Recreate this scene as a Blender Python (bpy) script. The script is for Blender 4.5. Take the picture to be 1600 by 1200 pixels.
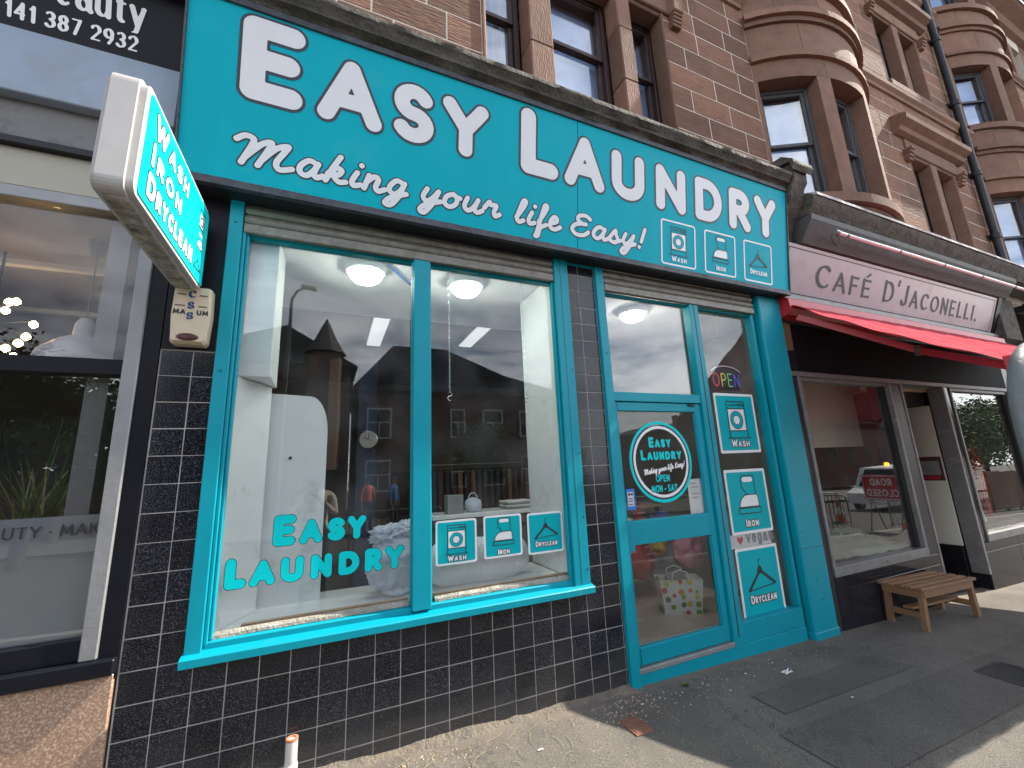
import bpy, bmesh, math, random
import numpy as np
from mathutils import Vector, Matrix, noise
random.seed(7)
for o in list(bpy.data.objects): bpy.data.objects.remove(o)
scene = bpy.context.scene
COL = scene.collection

# ------------------------------------------------------------------ camera
cam_d = bpy.data.cameras.new('camera'); cam = bpy.data.objects.new('camera', cam_d); COL.objects.link(cam)
cam_d.sensor_width = 36; cam_d.lens = 14.5935; cam_d.clip_start = 0.02; cam_d.clip_end = 400
CAM = Vector((-0.618, -2.962, 1.638))
cr = Vector((0.917, -0.396, -0.043)).normalized(); cf = Vector((0.396, 0.896, 0.202)).normalized()
cu = cr.cross(cf).normalized(); cr = cf.cross(cu).normalized()
cam.matrix_world = Matrix(((cr.x, cu.x, -cf.x, CAM.x), (cr.y, cu.y, -cf.y, CAM.y), (cr.z, cu.z, -cf.z, CAM.z), (0, 0, 0, 1)))
scene.camera = cam

# ------------------------------------------------------------------ sun, sky, exposure
SUN = Vector((1.0, -0.135, .985)).normalized()
sd = bpy.data.lights.new('sun', 'SUN'); sd.energy = 5.0; sd.angle = math.radians(0.5); sd.color = (1, .92, .80)
so = bpy.data.objects.new('sun', sd); COL.objects.link(so)
so.rotation_euler = SUN.to_track_quat('Z', 'Y').to_euler(); so.location = (6, -1, 9)
world = bpy.data.worlds.new('World'); scene.world = world; world.use_nodes = True
wn, wl = world.node_tree.nodes, world.node_tree.links
wn.clear()
wo = wn.new('ShaderNodeOutputWorld'); bg = wn.new('ShaderNodeBackground'); bg.inputs[1].default_value = 0.12
sky = wn.new('ShaderNodeTexSky'); sky.sky_type = 'NISHITA'; sky.sun_disc = False
sky.sun_elevation = math.asin(SUN.z); sky.sun_rotation = math.atan2(SUN.x, SUN.y)
sky.air_density = 1.0; sky.dust_density = 1.4; sky.ozone_density = 1.2
tc = wn.new('ShaderNodeTexCoord'); sx = wn.new('ShaderNodeSeparateXYZ'); wl.new(tc.outputs['Generated'], sx.inputs[0])
zz = wn.new('ShaderNodeMath'); zz.operation = 'ADD'; zz.inputs[1].default_value = .12; wl.new(sx.outputs[2], zz.inputs[0])
zc = wn.new('ShaderNodeMath'); zc.operation = 'MAXIMUM'; zc.inputs[1].default_value = .05; wl.new(zz.outputs[0], zc.inputs[0])
dx = wn.new('ShaderNodeMath'); dx.operation = 'DIVIDE'; wl.new(sx.outputs[0], dx.inputs[0]); wl.new(zc.outputs[0], dx.inputs[1])
dy = wn.new('ShaderNodeMath'); dy.operation = 'DIVIDE'; wl.new(sx.outputs[1], dy.inputs[0]); wl.new(zc.outputs[0], dy.inputs[1])
cx = wn.new('ShaderNodeCombineXYZ'); wl.new(dx.outputs[0], cx.inputs[0]); wl.new(dy.outputs[0], cx.inputs[1])
cn = wn.new('ShaderNodeTexNoise'); cn.inputs['Scale'].default_value = 1.6; cn.inputs['Detail'].default_value = 9; cn.inputs['Roughness'].default_value = .62
cn.inputs['Distortion'].default_value = .6
wl.new(cx.outputs[0], cn.inputs[0])
crp = wn.new('ShaderNodeValToRGB'); crp.color_ramp.elements[0].position = .38; crp.color_ramp.elements[1].position = .66
crp.color_ramp.elements[1].color = (.85, .85, .85, 1)
cov = wn.new('ShaderNodeMath'); cov.operation = 'MULTIPLY_ADD'; cov.inputs[1].default_value = -.26; wl.new(sx.outputs[2], cov.inputs[0]); cadd = wn.new('ShaderNodeMath'); cadd.operation = 'ADD'; cadd.inputs[1].default_value = .12; wl.new(cn.outputs[0], cadd.inputs[0]); wl.new(cadd.outputs[0], cov.inputs[2])
wl.new(cov.outputs[0], crp.inputs[0])  # thinner cloud overhead, denser towards the horizon
mx = wn.new('ShaderNodeMix'); mx.data_type = 'RGBA'
wl.new(crp.outputs[0], mx.inputs[0]); wl.new(sky.outputs[0], mx.inputs[6]); mx.inputs[7].default_value = (15.0, 15.3, 15.8, 1)
wl.new(mx.outputs[2], bg.inputs[0]); wl.new(bg.outputs[0], wo.inputs[0])
scene.view_settings.view_transform = 'Standard'; scene.view_settings.look = 'None'
scene.view_settings.exposure = 1.05; scene.view_settings.gamma = 1; scene.view_settings.use_curve_mapping = False
cy = scene.cycles; cy.max_bounces = 7; cy.diffuse_bounces = 3; cy.glossy_bounces = 4; cy.transmission_bounces = 4; cy.transparent_max_bounces = 14; cy.caustics_reflective = False; cy.caustics_refractive = False

# ------------------------------------------------------------------ materials
MATS = {}
def nodes_for(name):
    m = bpy.data.materials.new(name); m.use_nodes = True; n, l = m.node_tree.nodes, m.node_tree.links
    MATS[name] = m
    return m, n, l, n['Principled BSDF']
def rgba(c): return (c[0], c[1], c[2], 1)
def lk(l, a, b): l.new(a, b)
def pm(name, col, rough=.5, col2=None, scale=6, var=.5, bump=0, bscale=60, metal=0, objvar=0, detail=6, stretch=None, spec=.5, dirt=None, dscale=2, dpos=(.5, .7), rvar=0, bstretch=None):
    """procedural surface: two mixed tones, optional dirt patches, fine relief, tone shift per object"""
    m, n, l, b = nodes_for(name)
    b.inputs['Roughness'].default_value = rough; b.inputs['Metallic'].default_value = metal
    b.inputs['Specular IOR Level'].default_value = spec
    t = n.new('ShaderNodeTexCoord'); src = t.outputs['Object']
    if objvar:
        oi0 = n.new('ShaderNodeObjectInfo'); va = n.new('ShaderNodeVectorMath'); va.operation = 'ADD'
        cm = n.new('ShaderNodeMath'); cm.operation = 'MULTIPLY'; cm.inputs[1].default_value = 40; l.new(oi0.outputs['Random'], cm.inputs[0])
        l.new(src, va.inputs[0]); l.new(cm.outputs[0], va.inputs[1]); src = va.outputs[0]
    def mapped(s):
        if not s: return src
        mp = n.new('ShaderNodeMapping'); mp.inputs['Scale'].default_value = s; l.new(src, mp.inputs[0]); return mp.outputs[0]
    nz = n.new('ShaderNodeTexNoise'); nz.inputs['Scale'].default_value = scale; nz.inputs['Detail'].default_value = detail; nz.inputs['Roughness'].default_value = .65
    l.new(mapped(stretch), nz.inputs[0])
    r = n.new('ShaderNodeValToRGB'); r.color_ramp.elements[0].position = .5 - var * .5; r.color_ramp.elements[1].position = .5 + var * .5
    r.color_ramp.elements[0].color = rgba(col); r.color_ramp.elements[1].color = rgba(col2 or col); l.new(nz.outputs[0], r.inputs[0])
    out = r.outputs[0]
    if dirt:
        dz = n.new('ShaderNodeTexNoise'); dz.inputs['Scale'].default_value = dscale; dz.inputs['Detail'].default_value = 8; dz.inputs['Roughness'].default_value = .7
        l.new(src, dz.inputs[0])
        dr = n.new('ShaderNodeValToRGB'); dr.color_ramp.elements[0].position = dpos[0]; dr.color_ramp.elements[1].position = dpos[1]; l.new(dz.outputs[0], dr.inputs[0])
        mm = n.new('ShaderNodeMix'); mm.data_type = 'RGBA'; l.new(dr.outputs[0], mm.inputs[0]); l.new(out, mm.inputs[6]); mm.inputs[7].default_value = rgba(dirt); out = mm.outputs[2]
    if objvar:
        h = n.new('ShaderNodeHueSaturation'); oi = n.new('ShaderNodeObjectInfo'); ma = n.new('ShaderNodeMapRange')
        ma.inputs[3].default_value = 1 - objvar; ma.inputs[4].default_value = 1 + objvar; l.new(oi.outputs['Random'], ma.inputs[0]); l.new(ma.outputs[0], h.inputs['Value']); l.new(out, h.inputs['Color']); out = h.outputs[0]
    l.new(out, b.inputs['Base Color'])
    if rvar:
        rm = n.new('ShaderNodeMapRange'); rm.inputs[3].default_value = max(.02, rough - rvar); rm.inputs[4].default_value = min(1, rough + rvar); l.new(nz.outputs[0], rm.inputs[0]); l.new(rm.outputs[0], b.inputs['Roughness'])
    if bump:
        bn = n.new('ShaderNodeTexNoise'); bn.inputs['Scale'].default_value = bscale; bn.inputs['Detail'].default_value = 5; l.new(mapped(bstretch), bn.inputs[0])
        bu = n.new('ShaderNodeBump'); bu.inputs['Strength'].default_value = bump; bu.inputs['Distance'].default_value = .02; l.new(bn.outputs[0], bu.inputs['Height']); l.new(bu.outputs[0], b.inputs['Normal'])
    return m
def emit(name, col, s):
    m, n, l, b = nodes_for(name); b.inputs['Base Color'].default_value = rgba(col); b.inputs['Emission Color'].default_value = rgba(col); b.inputs['Emission Strength'].default_value = s
def glass(name, tint=(.9, .93, .92), f0=.045, boost=1.0, dirty=.0):
    m, n, l, b = nodes_for(name); n.remove(b); out = n['Material Output']
    g = n.new('ShaderNodeNewGeometry'); d = n.new('ShaderNodeVectorMath'); d.operation = 'DOT_PRODUCT'; l.new(g.outputs['Incoming'], d.inputs[0]); l.new(g.outputs['Normal'], d.inputs[1])
    a = n.new('ShaderNodeMath'); a.operation = 'ABSOLUTE'; l.new(d.outputs['Value'], a.inputs[0])
    s = n.new('ShaderNodeMath'); s.operation = 'SUBTRACT'; s.inputs[0].default_value = 1; l.new(a.outputs[0], s.inputs[1])
    p = n.new('ShaderNodeMath'); p.operation = 'POWER'; p.inputs[1].default_value = 5; l.new(s.outputs[0], p.inputs[0])
    q = n.new('ShaderNodeMath'); q.operation = 'MULTIPLY_ADD'; q.inputs[1].default_value = (1 - f0) * boost; q.inputs[2].default_value = f0 * boost; q.use_clamp = True; l.new(p.outputs[0], q.inputs[0])
    t = n.new('ShaderNodeBsdfTransparent'); t.inputs[0].default_value = rgba(tint); gl = n.new('ShaderNodeBsdfGlossy'); gl.inputs['Roughness'].default_value = 0.0
    tn = n.new('ShaderNodeTexCoord'); bn = n.new('ShaderNodeTexNoise'); bn.inputs['Scale'].default_value = 1.3; bn.inputs['Detail'].default_value = 1; l.new(tn.outputs['Object'], bn.inputs[0])
    bu = n.new('ShaderNodeBump'); bu.inputs['Strength'].default_value = .012; bu.inputs['Distance'].default_value = .05; l.new(bn.outputs[0], bu.inputs['Height']); l.new(bu.outputs[0], gl.inputs['Normal'])
    mx = n.new('ShaderNodeMixShader'); l.new(q.outputs[0], mx.inputs[0]); l.new(t.outputs[0], mx.inputs[1]); l.new(gl.outputs[0], mx.inputs[2])
    res = mx.outputs[0]
    if dirty:
        df = n.new('ShaderNodeBsdfDiffuse'); df.inputs[0].default_value = (.6, .62, .62, 1)
        dn = n.new('ShaderNodeTexNoise'); dn.inputs['Scale'].default_value = 3; dn.inputs['Detail'].default_value = 8; l.new(tn.outputs['Object'], dn.inputs[0])
        mr = n.new('ShaderNodeMapRange'); mr.inputs[1].default_value = .4; mr.inputs[2].default_value = .8; mr.inputs[3].default_value = 0; mr.inputs[4].default_value = dirty; l.new(dn.outputs[0], mr.inputs[0])
        m2 = n.new('ShaderNodeMixShader'); l.new(mr.outputs[0], m2.inputs[0]); l.new(res, m2.inputs[1]); l.new(df.outputs[0], m2.inputs[2]); res = m2.outputs[0]
    l.new(res, out.inputs[0])
def cloth(name, col, trans=.5, col2=None, scale=8):
    m, n, l, b = nodes_for(name); n.remove(b); out = n['Material Output']
    t = n.new('ShaderNodeTexCoord'); nz = n.new('ShaderNodeTexNoise'); nz.inputs['Scale'].default_value = scale; nz.inputs['Detail'].default_value = 5; l.new(t.outputs['Object'], nz.inputs[0])
    r = n.new('ShaderNodeValToRGB'); r.color_ramp.elements[0].color = rgba(col); r.color_ramp.elements[1].color = rgba(col2 or col); l.new(nz.outputs[0], r.inputs[0])
    d = n.new('ShaderNodeBsdfDiffuse'); tr = n.new('ShaderNodeBsdfTranslucent'); l.new(r.outputs[0], d.inputs[0]); l.new(r.outputs[0], tr.inputs[0])
    mx = n.new('ShaderNodeMixShader'); mx.inputs[0].default_value = trans; l.new(d.outputs[0], mx.inputs[1]); l.new(tr.outputs[0], mx.inputs[2]); l.new(mx.outputs[0], out.inputs[0])
def speckle(name, base, mid, hi, scale, rough=.15, hp=.72, objvar=.25, spec=.5, dust=None):
    m, n, l, b = nodes_for(name); b.inputs['Roughness'].default_value = rough; b.inputs['Specular IOR Level'].default_value = spec
    t = n.new('ShaderNodeTexCoord'); oi = n.new('ShaderNodeObjectInfo'); va = n.new('ShaderNodeVectorMath'); va.operation = 'ADD'
    cm = n.new('ShaderNodeMath'); cm.operation = 'MULTIPLY'; cm.inputs[1].default_value = 30; l.new(oi.outputs['Random'], cm.inputs[0]); l.new(t.outputs['Object'], va.inputs[0]); l.new(cm.outputs[0], va.inputs[1])
    nz = n.new('ShaderNodeTexNoise'); nz.inputs['Scale'].default_value = scale; nz.inputs['Detail'].default_value = 2; nz.inputs['Roughness'].default_value = .6; l.new(va.outputs[0], nz.inputs[0])
    r = n.new('ShaderNodeValToRGB'); e = r.color_ramp.elements; e[0].position = .42; e[0].color = rgba(base); e[1].position = hp; e[1].color = rgba(hi); k = e.new(.56); k.color = rgba(mid); l.new(nz.outputs[0], r.inputs[0])
    h = n.new('ShaderNodeHueSaturation'); ma = n.new('ShaderNodeMapRange'); ma.inputs[3].default_value = 1 - objvar; ma.inputs[4].default_value = 1 + objvar; l.new(oi.outputs['Random'], ma.inputs[0]); l.new(ma.outputs[0], h.inputs['Value']); l.new(r.outputs[0], h.inputs['Color'])
    out = h.outputs[0]
    if dust:
        gm = n.new('ShaderNodeNewGeometry'); sp = n.new('ShaderNodeSeparateXYZ'); l.new(gm.outputs['Position'], sp.inputs[0])
        n2 = n.new('ShaderNodeTexNoise'); n2.inputs['Scale'].default_value = 2.5; n2.inputs['Detail'].default_value = 6; l.new(gm.outputs['Position'], n2.inputs[0])
        ad = n.new('ShaderNodeMath'); ad.operation = 'MULTIPLY_ADD'; ad.inputs[1].default_value = .45; l.new(n2.outputs[0], ad.inputs[0]); l.new(sp.outputs[2], ad.inputs[2])
        mr = n.new('ShaderNodeMapRange'); mr.inputs[1].default_value = .22; mr.inputs[2].default_value = .62; mr.inputs[3].default_value = .2; mr.inputs[4].default_value = 0; l.new(ad.outputs[0], mr.inputs[0])
        mm = n.new('ShaderNodeMix'); mm.data_type = 'RGBA'; l.new(mr.outputs[0], mm.inputs[0]); l.new(out, mm.inputs[6]); mm.inputs[7].default_value = rgba(dust); out = mm.outputs[2]
        m3 = n.new('ShaderNodeMapRange'); m3.inputs[3].default_value = rough; m3.inputs[4].default_value = .6; l.new(mr.outputs[0], m3.inputs[0]); m3.inputs[2].default_value = .3; l.new(m3.outputs[0], b.inputs['Roughness'])
    l.new(out, b.inputs['Base Color'])

TEAL = (.004, .275, .36)
pm('teal_paint', (.0, .255, .335), .42, (.001, .305, .39), 3, .6, spec=.3, bump=.08, bscale=25, dirt=(.05, .26, .30), dscale=5, dpos=(.6, .82), bstretch=(1, 1, .15))
pm('teal_sign', (.000, .345, .435), .5, (.0, .40, .49), 2.2, .7, spec=.12, stretch=(3, 1, .25), dirt=(.04, .40, .46), dscale=3, dpos=(.55, .95), rvar=.08)
pm('teal_vinyl', (.000, .38, .43), .4, (.0, .41, .46), 3, .6, spec=.2)
pm('teal_light', (.0, .58, .60), .4, (.0, .62, .64), 3, .6, spec=.2)
pm('white_vinyl', (.66, .66, .68), .4, (.72, .72, .74), 4, .6)
pm('white_bright', (.78, .78, .78), .4, (.82, .82, .82), 4, .6)
pm('navy_vinyl', (.012, .018, .035), .4)
pm('ink', (.02, .02, .025), .5)
pm('white_paint', (.72, .75, .75), .45, (.80, .82, .82), 2, .6, bump=.05, bscale=15, dirt=(.42, .43, .41), dscale=3, dpos=(.58, .8))
pm('ceiling_white', (.80, .82, .82), .7, (.85, .86, .86), 2, .6)
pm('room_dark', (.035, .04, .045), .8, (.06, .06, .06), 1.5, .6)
pm('cafe_dark', (.004, .005, .007), .7, (.009, .010, .013), 3, .6, spec=.08)
pm('soffit_grey', (.06, .06, .06), .6, (.10, .10, .10), 4, .6, bump=.15, bscale=25, dirt=(.04, .04, .038), dscale=4)
pm('room_mid', (.16, .16, .15), .8, (.2, .2, .19), 1.5, .6)
pm('beauty_wall', (.30, .275, .30), .8, (.36, .33, .35), 1.5, .6)
pm('blue_wall', (.012, .05, .13), .6, (.02, .07, .16), 1.5, .6)
speckle('tile_cafe', (.008, .008, .011), (.016, .016, .02), (.05, .05, .06), 190, .12, spec=.22)
speckle('tile_black', (.005, .006, .010), (.014, .015, .022), (.13, .135, .15), 185, .13, objvar=.3, spec=.36, dust=(.17, .155, .13))
speckle('granite_purple', (.02, .017, .022), (.042, .037, .045), (.11, .10, .11), 130, .35, spec=.25)
speckle('granite_pink', (.27, .17, .12), (.40, .27, .19), (.58, .46, .37), 90, .3, objvar=.1)
pm('grout', (.30, .285, .26), .9, (.44, .42, .39), 9, .6, dirt=(.25, .22, .18), dscale=5)
pm('sandstone', (.132, .062, .040), .9, (.235, .118, .074), 3.2, .6, bump=.9, bscale=16, objvar=.32, stretch=(1, 1, 3.5), bstretch=(.5, 1, 3), dirt=(.075, .05, .04), dscale=1.7, dpos=(.54, .8))
pm('sandstone_dressed', (.142, .073, .050), .85, (.24, .130, .087), 3.5, .6, bump=.5, bscale=24, objvar=.2, bstretch=(3, 1, .6), dirt=(.09, .058, .045), dscale=2.2, dpos=(.56, .85))
pm('mortar', (.50, .43, .36), .95, (.66, .59, .52), 8, .6)
pm('black_stone', (.035, .032, .028), .9, (.13, .115, .095), 7, .5, bump=.9, bscale=30, dirt=(.03, .035, .02), dscale=5, stretch=(1, 1, 1.6))
pm('lead', (.42, .41, .40), .6, (.72, .71, .69), 8, .5, bump=.6, bscale=16, dirt=(.12, .11, .1), dscale=4)
pm('galvanised', (.15, .14, .125), .5, (.27, .25, .22), 22, .5, metal=.35, bump=.15, bscale=80, dirt=(.14, .12, .09), dscale=7, dpos=(.5, .75))
pm('galv_hoop', (.10, .115, .12), .55, (.17, .18, .185), 6, .5, metal=.2, bump=.1, bscale=60)
pm('cafe_alu', (.15, .15, .15), .5, (.24, .24, .24), 8, .5, metal=.3, bump=.1, bscale=30, dirt=(.35, .34, .33), dscale=9, dpos=(.6, .75))
pm('aluminium', (.23, .235, .24), .5, (.31, .315, .32), 6, .5, metal=.3, bump=.1, bscale=30)
pm('dark_metal', (.011, .012, .015), .45, (.022, .023, .026), 5, .6, bump=.05, bscale=20, spec=.3)
pm('black_panel', (.006, .007, .011), .4, (.011, .012, .017), 3, .6, spec=.16)
pm('trim_dark', (.03, .035, .05), .5, (.07, .075, .09), 14, .5, bump=.4, bscale=60, dirt=(.012, .013, .015), dscale=9)
pm('grey_paint', (.13, .125, .12), .5, (.19, .18, .175), 4, .6, bump=.15, bscale=25, dirt=(.07, .065, .06), dscale=4)
pm('lintel_paint', (.25, .31, .40), .55, (.31, .37, .46), 3, .6, bump=.1, bscale=25, dirt=(.26, .29, .33), dscale=4)
pm('beige_board', (.34, .32, .26), .6, (.40, .38, .31), 3, .6)
pm('sash_brown', (.035, .018, .018), .45, (.06, .03, .028), 5, .6, bump=.1, bscale=30)
pm('sash_grey', (.045, .045, .05), .5, (.08, .075, .08), 5, .6)
pm('mauve_board', (.40, .34, .365), .25, (.44, .375, .40), 2, .6, dirt=(.37, .28, .30), dscale=2)
pm('signbox_white', (.42, .405, .39), .45, (.50, .485, .47), 5, .6, dirt=(.32, .30, .27), dscale=6, dpos=(.55, .8))
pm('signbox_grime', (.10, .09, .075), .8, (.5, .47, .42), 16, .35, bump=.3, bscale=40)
pm('cream_plastic', (.56, .46, .33), .45, (.62, .53, .40), 8, .6, dirt=(.38, .27, .17), dscale=9, dpos=(.6, .8))
pm('maroon', (.07, .015, .015), .4)
pm('wood_bench', (.17, .085, .038), .65, (.30, .165, .08), 7, .5, bump=.35, bscale=40, stretch=(1, 9, 9), bstretch=(1, 8, 8), objvar=.18)
pm('wood_bead', (.22, .14, .08), .7, (.36, .25, .15), 12, .5, stretch=(.4, 4, 4), dirt=(.55, .55, .5), dscale=14, dpos=(.6, .7))
pm('old_putty', (.20, .18, .14), .9, (.42, .40, .35), 12, .5, bump=.8, bscale=60, dirt=(.55, .54, .50), dscale=10, dpos=(.55, .75))
pm('wood_light', (.48, .34, .22), .5, (.56, .42, .28), 6, .5, stretch=(1, 8, 8))
cloth('awning_cloth', (.34, .035, .05), .08, (.54, .13, .15), 5)
pm('awning_red', (.38, .012, .022), .4, (.44, .02, .03), 5, .6)
pm('net_sky_tint', (.34, .47, .74), .9, (.50, .60, .80), 2.5, .5)  # blue of the net stands in for sky mirrored in the upper windows
pm('curtain_white', (.62, .64, .68), .8, (.7, .72, .75), 4, .6)
cloth('plastic_bag', (.62, .70, .84), .45, (.85, .88, .92), 9)
cloth('duvet', (.78, .82, .86), .3, (.86, .88, .9), 7)
pm('floor_tile', (.46, .40, .33), .4, (.54, .47, .39), 5, .6, objvar=.06)
pm('orange_grate', (.6, .12, .03), .5, (.66, .16, .05), 9, .6)
for nm, c in dict(red=(.35, .02, .03), pink=(.55, .2, .28), blue=(.04, .08, .25), yellow=(.6, .35, .03), white=(.6, .6, .58), black=(.02, .02, .022), brown=(.14, .08, .05), grey=(.2, .21, .22), green=(.05, .2, .06)).items():
    pm('cloth_' + nm, c, .85, tuple(min(1, v * 1.35 + .01) for v in c), 7, .6, bump=.3, bscale=14)
pm('cafe_cream', (.60, .60, .52), .7, (.66, .66, .58), 2, .6)
pm('cafe_maroon', (.07, .02, .022), .6, (.10, .032, .034), 3, .6)
pm('tinsel', (.5, .01, .035), .25, (.65, .03, .06), 30, .6, metal=.6)
pm('sage_cloth', (.20, .27, .22), .8, (.27, .34, .28), 4, .6, bump=.3, bscale=9)
pm('frost_film', (.24, .25, .24), .5, (.30, .31, .295), 1.2, .6, spec=.15, dirt=(.22, .25, .36), dscale=1.5, dpos=(.5, .75))
pm('iron_cover', (.16, .065, .04), .8, (.24, .11, .075), 12, .6, bump=.3, bscale=50)
pm('gully_iron', (.04, .04, .04), .6, (.07, .068, .065), 12, .6, metal=.5, bump=.3, bscale=50)
pm('pipe_white', (.50, .49, .46), .6, (.60, .59, .56), 8, .6, dirt=(.3, .26, .2), dscale=12)
pm('clay', (.42, .16, .08), .8, (.5, .22, .12), 12, .6)
pm('skin', (.30, .17, .12), .55, (.36, .22, .16), 9, .6)
pm('hair', (.015, .012, .01), .6)
pm('shirt_pale', (.62, .58, .52), .8, (.68, .64, .58), 7, .6, bump=.3, bscale=12)
pm('hivis', (.8, .16, .02), .6, (.85, .2, .03), 7, .6)
pm('shirt_blue', (.03, .16, .42), .8, (.05, .2, .5), 7, .6)
pm('denim', (.03, .04, .07), .85, (.05, .06, .1), 8, .6)
pm('rubber', (.02, .02, .02), .7)
pm('sign_red', (.5, .015, .03), .35, (.55, .02, .04), 4, .6)
pm('cone_orange', (.75, .10, .02), .5, (.8, .13, .03), 5, .6)
pm('van_white', (.7, .7, .7), .25, (.74, .74, .74), 3, .6)
pm('poster_paper', (.6, .6, .6), .5, (.66, .66, .66), 5, .6)
pm('sticker_blue', (.01, .17, .6), .35, (.02, .2, .65), 5, .6)
pm('brick_far', (.11, .05, .038), .9, (.16, .075, .055), 5, .6, bump=.4, bscale=20)
pm('stone_far', (.17, .11, .08), .9, (.23, .15, .11), 3, .6, bump=.3, bscale=10)
pm('slate', (.06, .06, .065), .8, (.09, .09, .095), 6, .6, bump=.3, bscale=20, stretch=(1, 1, 4))
pm('bark', (.07, .05, .035), .9, (.12, .09, .065), 8, .6, bump=.6, bscale=20, stretch=(1, 1, .3))
pm('leaf_a', (.035, .07, .018), .6, (.07, .12, .03), 5, .6)
pm('leaf_b', (.05, .10, .02), .55, (.10, .17, .04), 5, .6)
pm('grass_straw', (.30, .26, .12), .8, (.36, .32, .16), 5, .6)
pm('paper_litter', (.6, .6, .58), .8, (.7, .7, .68), 9, .6)
pm('grit_mat', (.30, .22, .15), .95, (.46, .36, .26), 20, .6, objvar=.3)
pm('chrome', (.55, .55, .55), .25, (.6, .6, .6), 5, .6, metal=.9)
emit('lamp_glow', (.93, 1, .88), 20); emit('lamp_warm', (1, .93, .80), 24); emit('bulb_warm', (1, .62, .25), 14); emit('tube_glow', (.95, .98, 1), .35); emit('beacon', (1, .35, .03), 8)
for nm, c in dict(red=(1, .12, .12), yellow=(1, .85, .15), green=(.2, .9, .45), blue=(.15, .2, 1)).items(): emit('neon_' + nm, c, .04)
glass('glass_shop', (.98, .99, .985), .062, 1.0, .05)
glass('glass_door', (.98, .99, .985), .042, 1.0, .03)
glass('glass_top', (.97, .98, .98), .11, 1.0, .04)
glass('glass_upper', (.93, .96, 1.0), .20, 1.0)
glass('glass_beauty', (.95, .95, .97), .03, 1.0); glass('glass_beauty_low', (.93, .94, .95), .085, 1.0)
glass('glass_cafe', (.97, .98, .97), .07, 1.0, .03)

def asphalt(name, k=1.0):
    m, n, l, b = nodes_for(name); b.inputs['Roughness'].default_value = .88
    g = n.new('ShaderNodeNewGeometry'); P = g.outputs['Position']
    def N(s, d=6, r=.65):
        z = n.new('ShaderNodeTexNoise'); z.inputs['Scale'].default_value = s; z.inputs['Detail'].default_value = d; z.inputs['Roughness'].default_value = r; l.new(P, z.inputs[0]); return z
    def R(src, a, ca, c, cc):
        r = n.new('ShaderNodeValToRGB'); r.color_ramp.elements[0].position = a; r.color_ramp.elements[0].color = rgba(ca); r.color_ramp.elements[1].position = c; r.color_ramp.elements[1].color = rgba(cc); l.new(src, r.inputs[0]); return r.outputs[0]
    base = R(N(1.3, 8).outputs[0], .35, tuple(v * k for v in (.100, .092, .083)), .68, tuple(v * k for v in (.165, .150, .132)))
    ag = R(N(170, 2, .7).outputs[0], .38, (.35, .35, .35), .72, (1.75, 1.7, 1.6))
    mu = n.new('ShaderNodeMix'); mu.data_type = 'RGBA'; mu.blend_type = 'MULTIPLY'; mu.inputs[0].default_value = .85; l.new(base, mu.inputs[6]); l.new(ag, mu.inputs[7])
    # gum spots and paler scuffs
    v = n.new('ShaderNodeTexVoronoi'); v.inputs['Scale'].default_value = 3.1; l.new(P, v.inputs[0])
    sp = R(v.outputs['Distance'], .035, (1, 1, 1), .05, (0, 0, 0))
    m2 = n.new('ShaderNodeMix'); m2.data_type = 'RGBA'; l.new(sp, m2.inputs[0]); l.new(mu.outputs[2], m2.inputs[6]); m2.inputs[7].default_value = (.055, .054, .052, 1)
    # cracks
    wv = N(2.2, 4); wd = n.new('ShaderNodeVectorMath'); wd.operation = 'MULTIPLY_ADD'; wd.inputs[1].default_value = (.55, .55, .55); l.new(wv.outputs['Color'], wd.inputs[0]); l.new(P, wd.inputs[2])
    vc = n.new('ShaderNodeTexVoronoi'); vc.feature = 'DISTANCE_TO_EDGE'; vc.inputs['Scale'].default_value = .75; l.new(wd.outputs[0], vc.inputs[0])
    ck = R(vc.outputs['Distance'], .001, (.55, .55, .55), .005, (0, 0, 0))
    m3 = n.new('ShaderNodeMix'); m3.data_type = 'RGBA'; l.new(ck, m3.inputs[0]); l.new(m2.outputs[2], m3.inputs[6]); m3.inputs[7].default_value = (.03, .029, .027, 1)
    # sandy silt gathered against the wall foot
    s = n.new('ShaderNodeSeparateXYZ'); l.new(P, s.inputs[0]); w = n.new('ShaderNodeMath'); w.operation = 'MULTIPLY_ADD'; w.inputs[1].default_value = .55; l.new(N(3.5, 7, .7).outputs[0], w.inputs[0]); l.new(s.outputs[1], w.inputs[2])
    si = R(w.outputs[0], .12, (0, 0, 0), .36, (.55, .55, .55))
    m4 = n.new('ShaderNodeMix'); m4.data_type = 'RGBA'; l.new(si, m4.inputs[0]); l.new(m3.outputs[2], m4.inputs[6]); m4.inputs[7].default_value = (.24, .19, .14, 1)
    l.new(m4.outputs[2], b.inputs['Base Color'])
    bu = n.new('ShaderNodeBump'); bu.inputs['Strength'].default_value = .7; bu.inputs['Distance'].default_value = .006; l.new(N(150, 3, .7).outputs[0], bu.inputs['Height']); l.new(bu.outputs[0], b.inputs['Normal'])
asphalt('asphalt'); asphalt('asphalt_patch', .80)
pm('road', (.05, .05, .05), .88, (.075, .073, .07), 2, .6, bump=.6, bscale=120)
pm('kerb_stone', (.25, .24, .23), .85, (.33, .32, .3), 9, .6, bump=.3, bscale=50)
pm('mortar_base', (.12, .10, .08), .95, (.21, .175, .135), 14, .5, bump=1.0, bscale=45, dirt=(.10, .10, .09), dscale=6)

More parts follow.
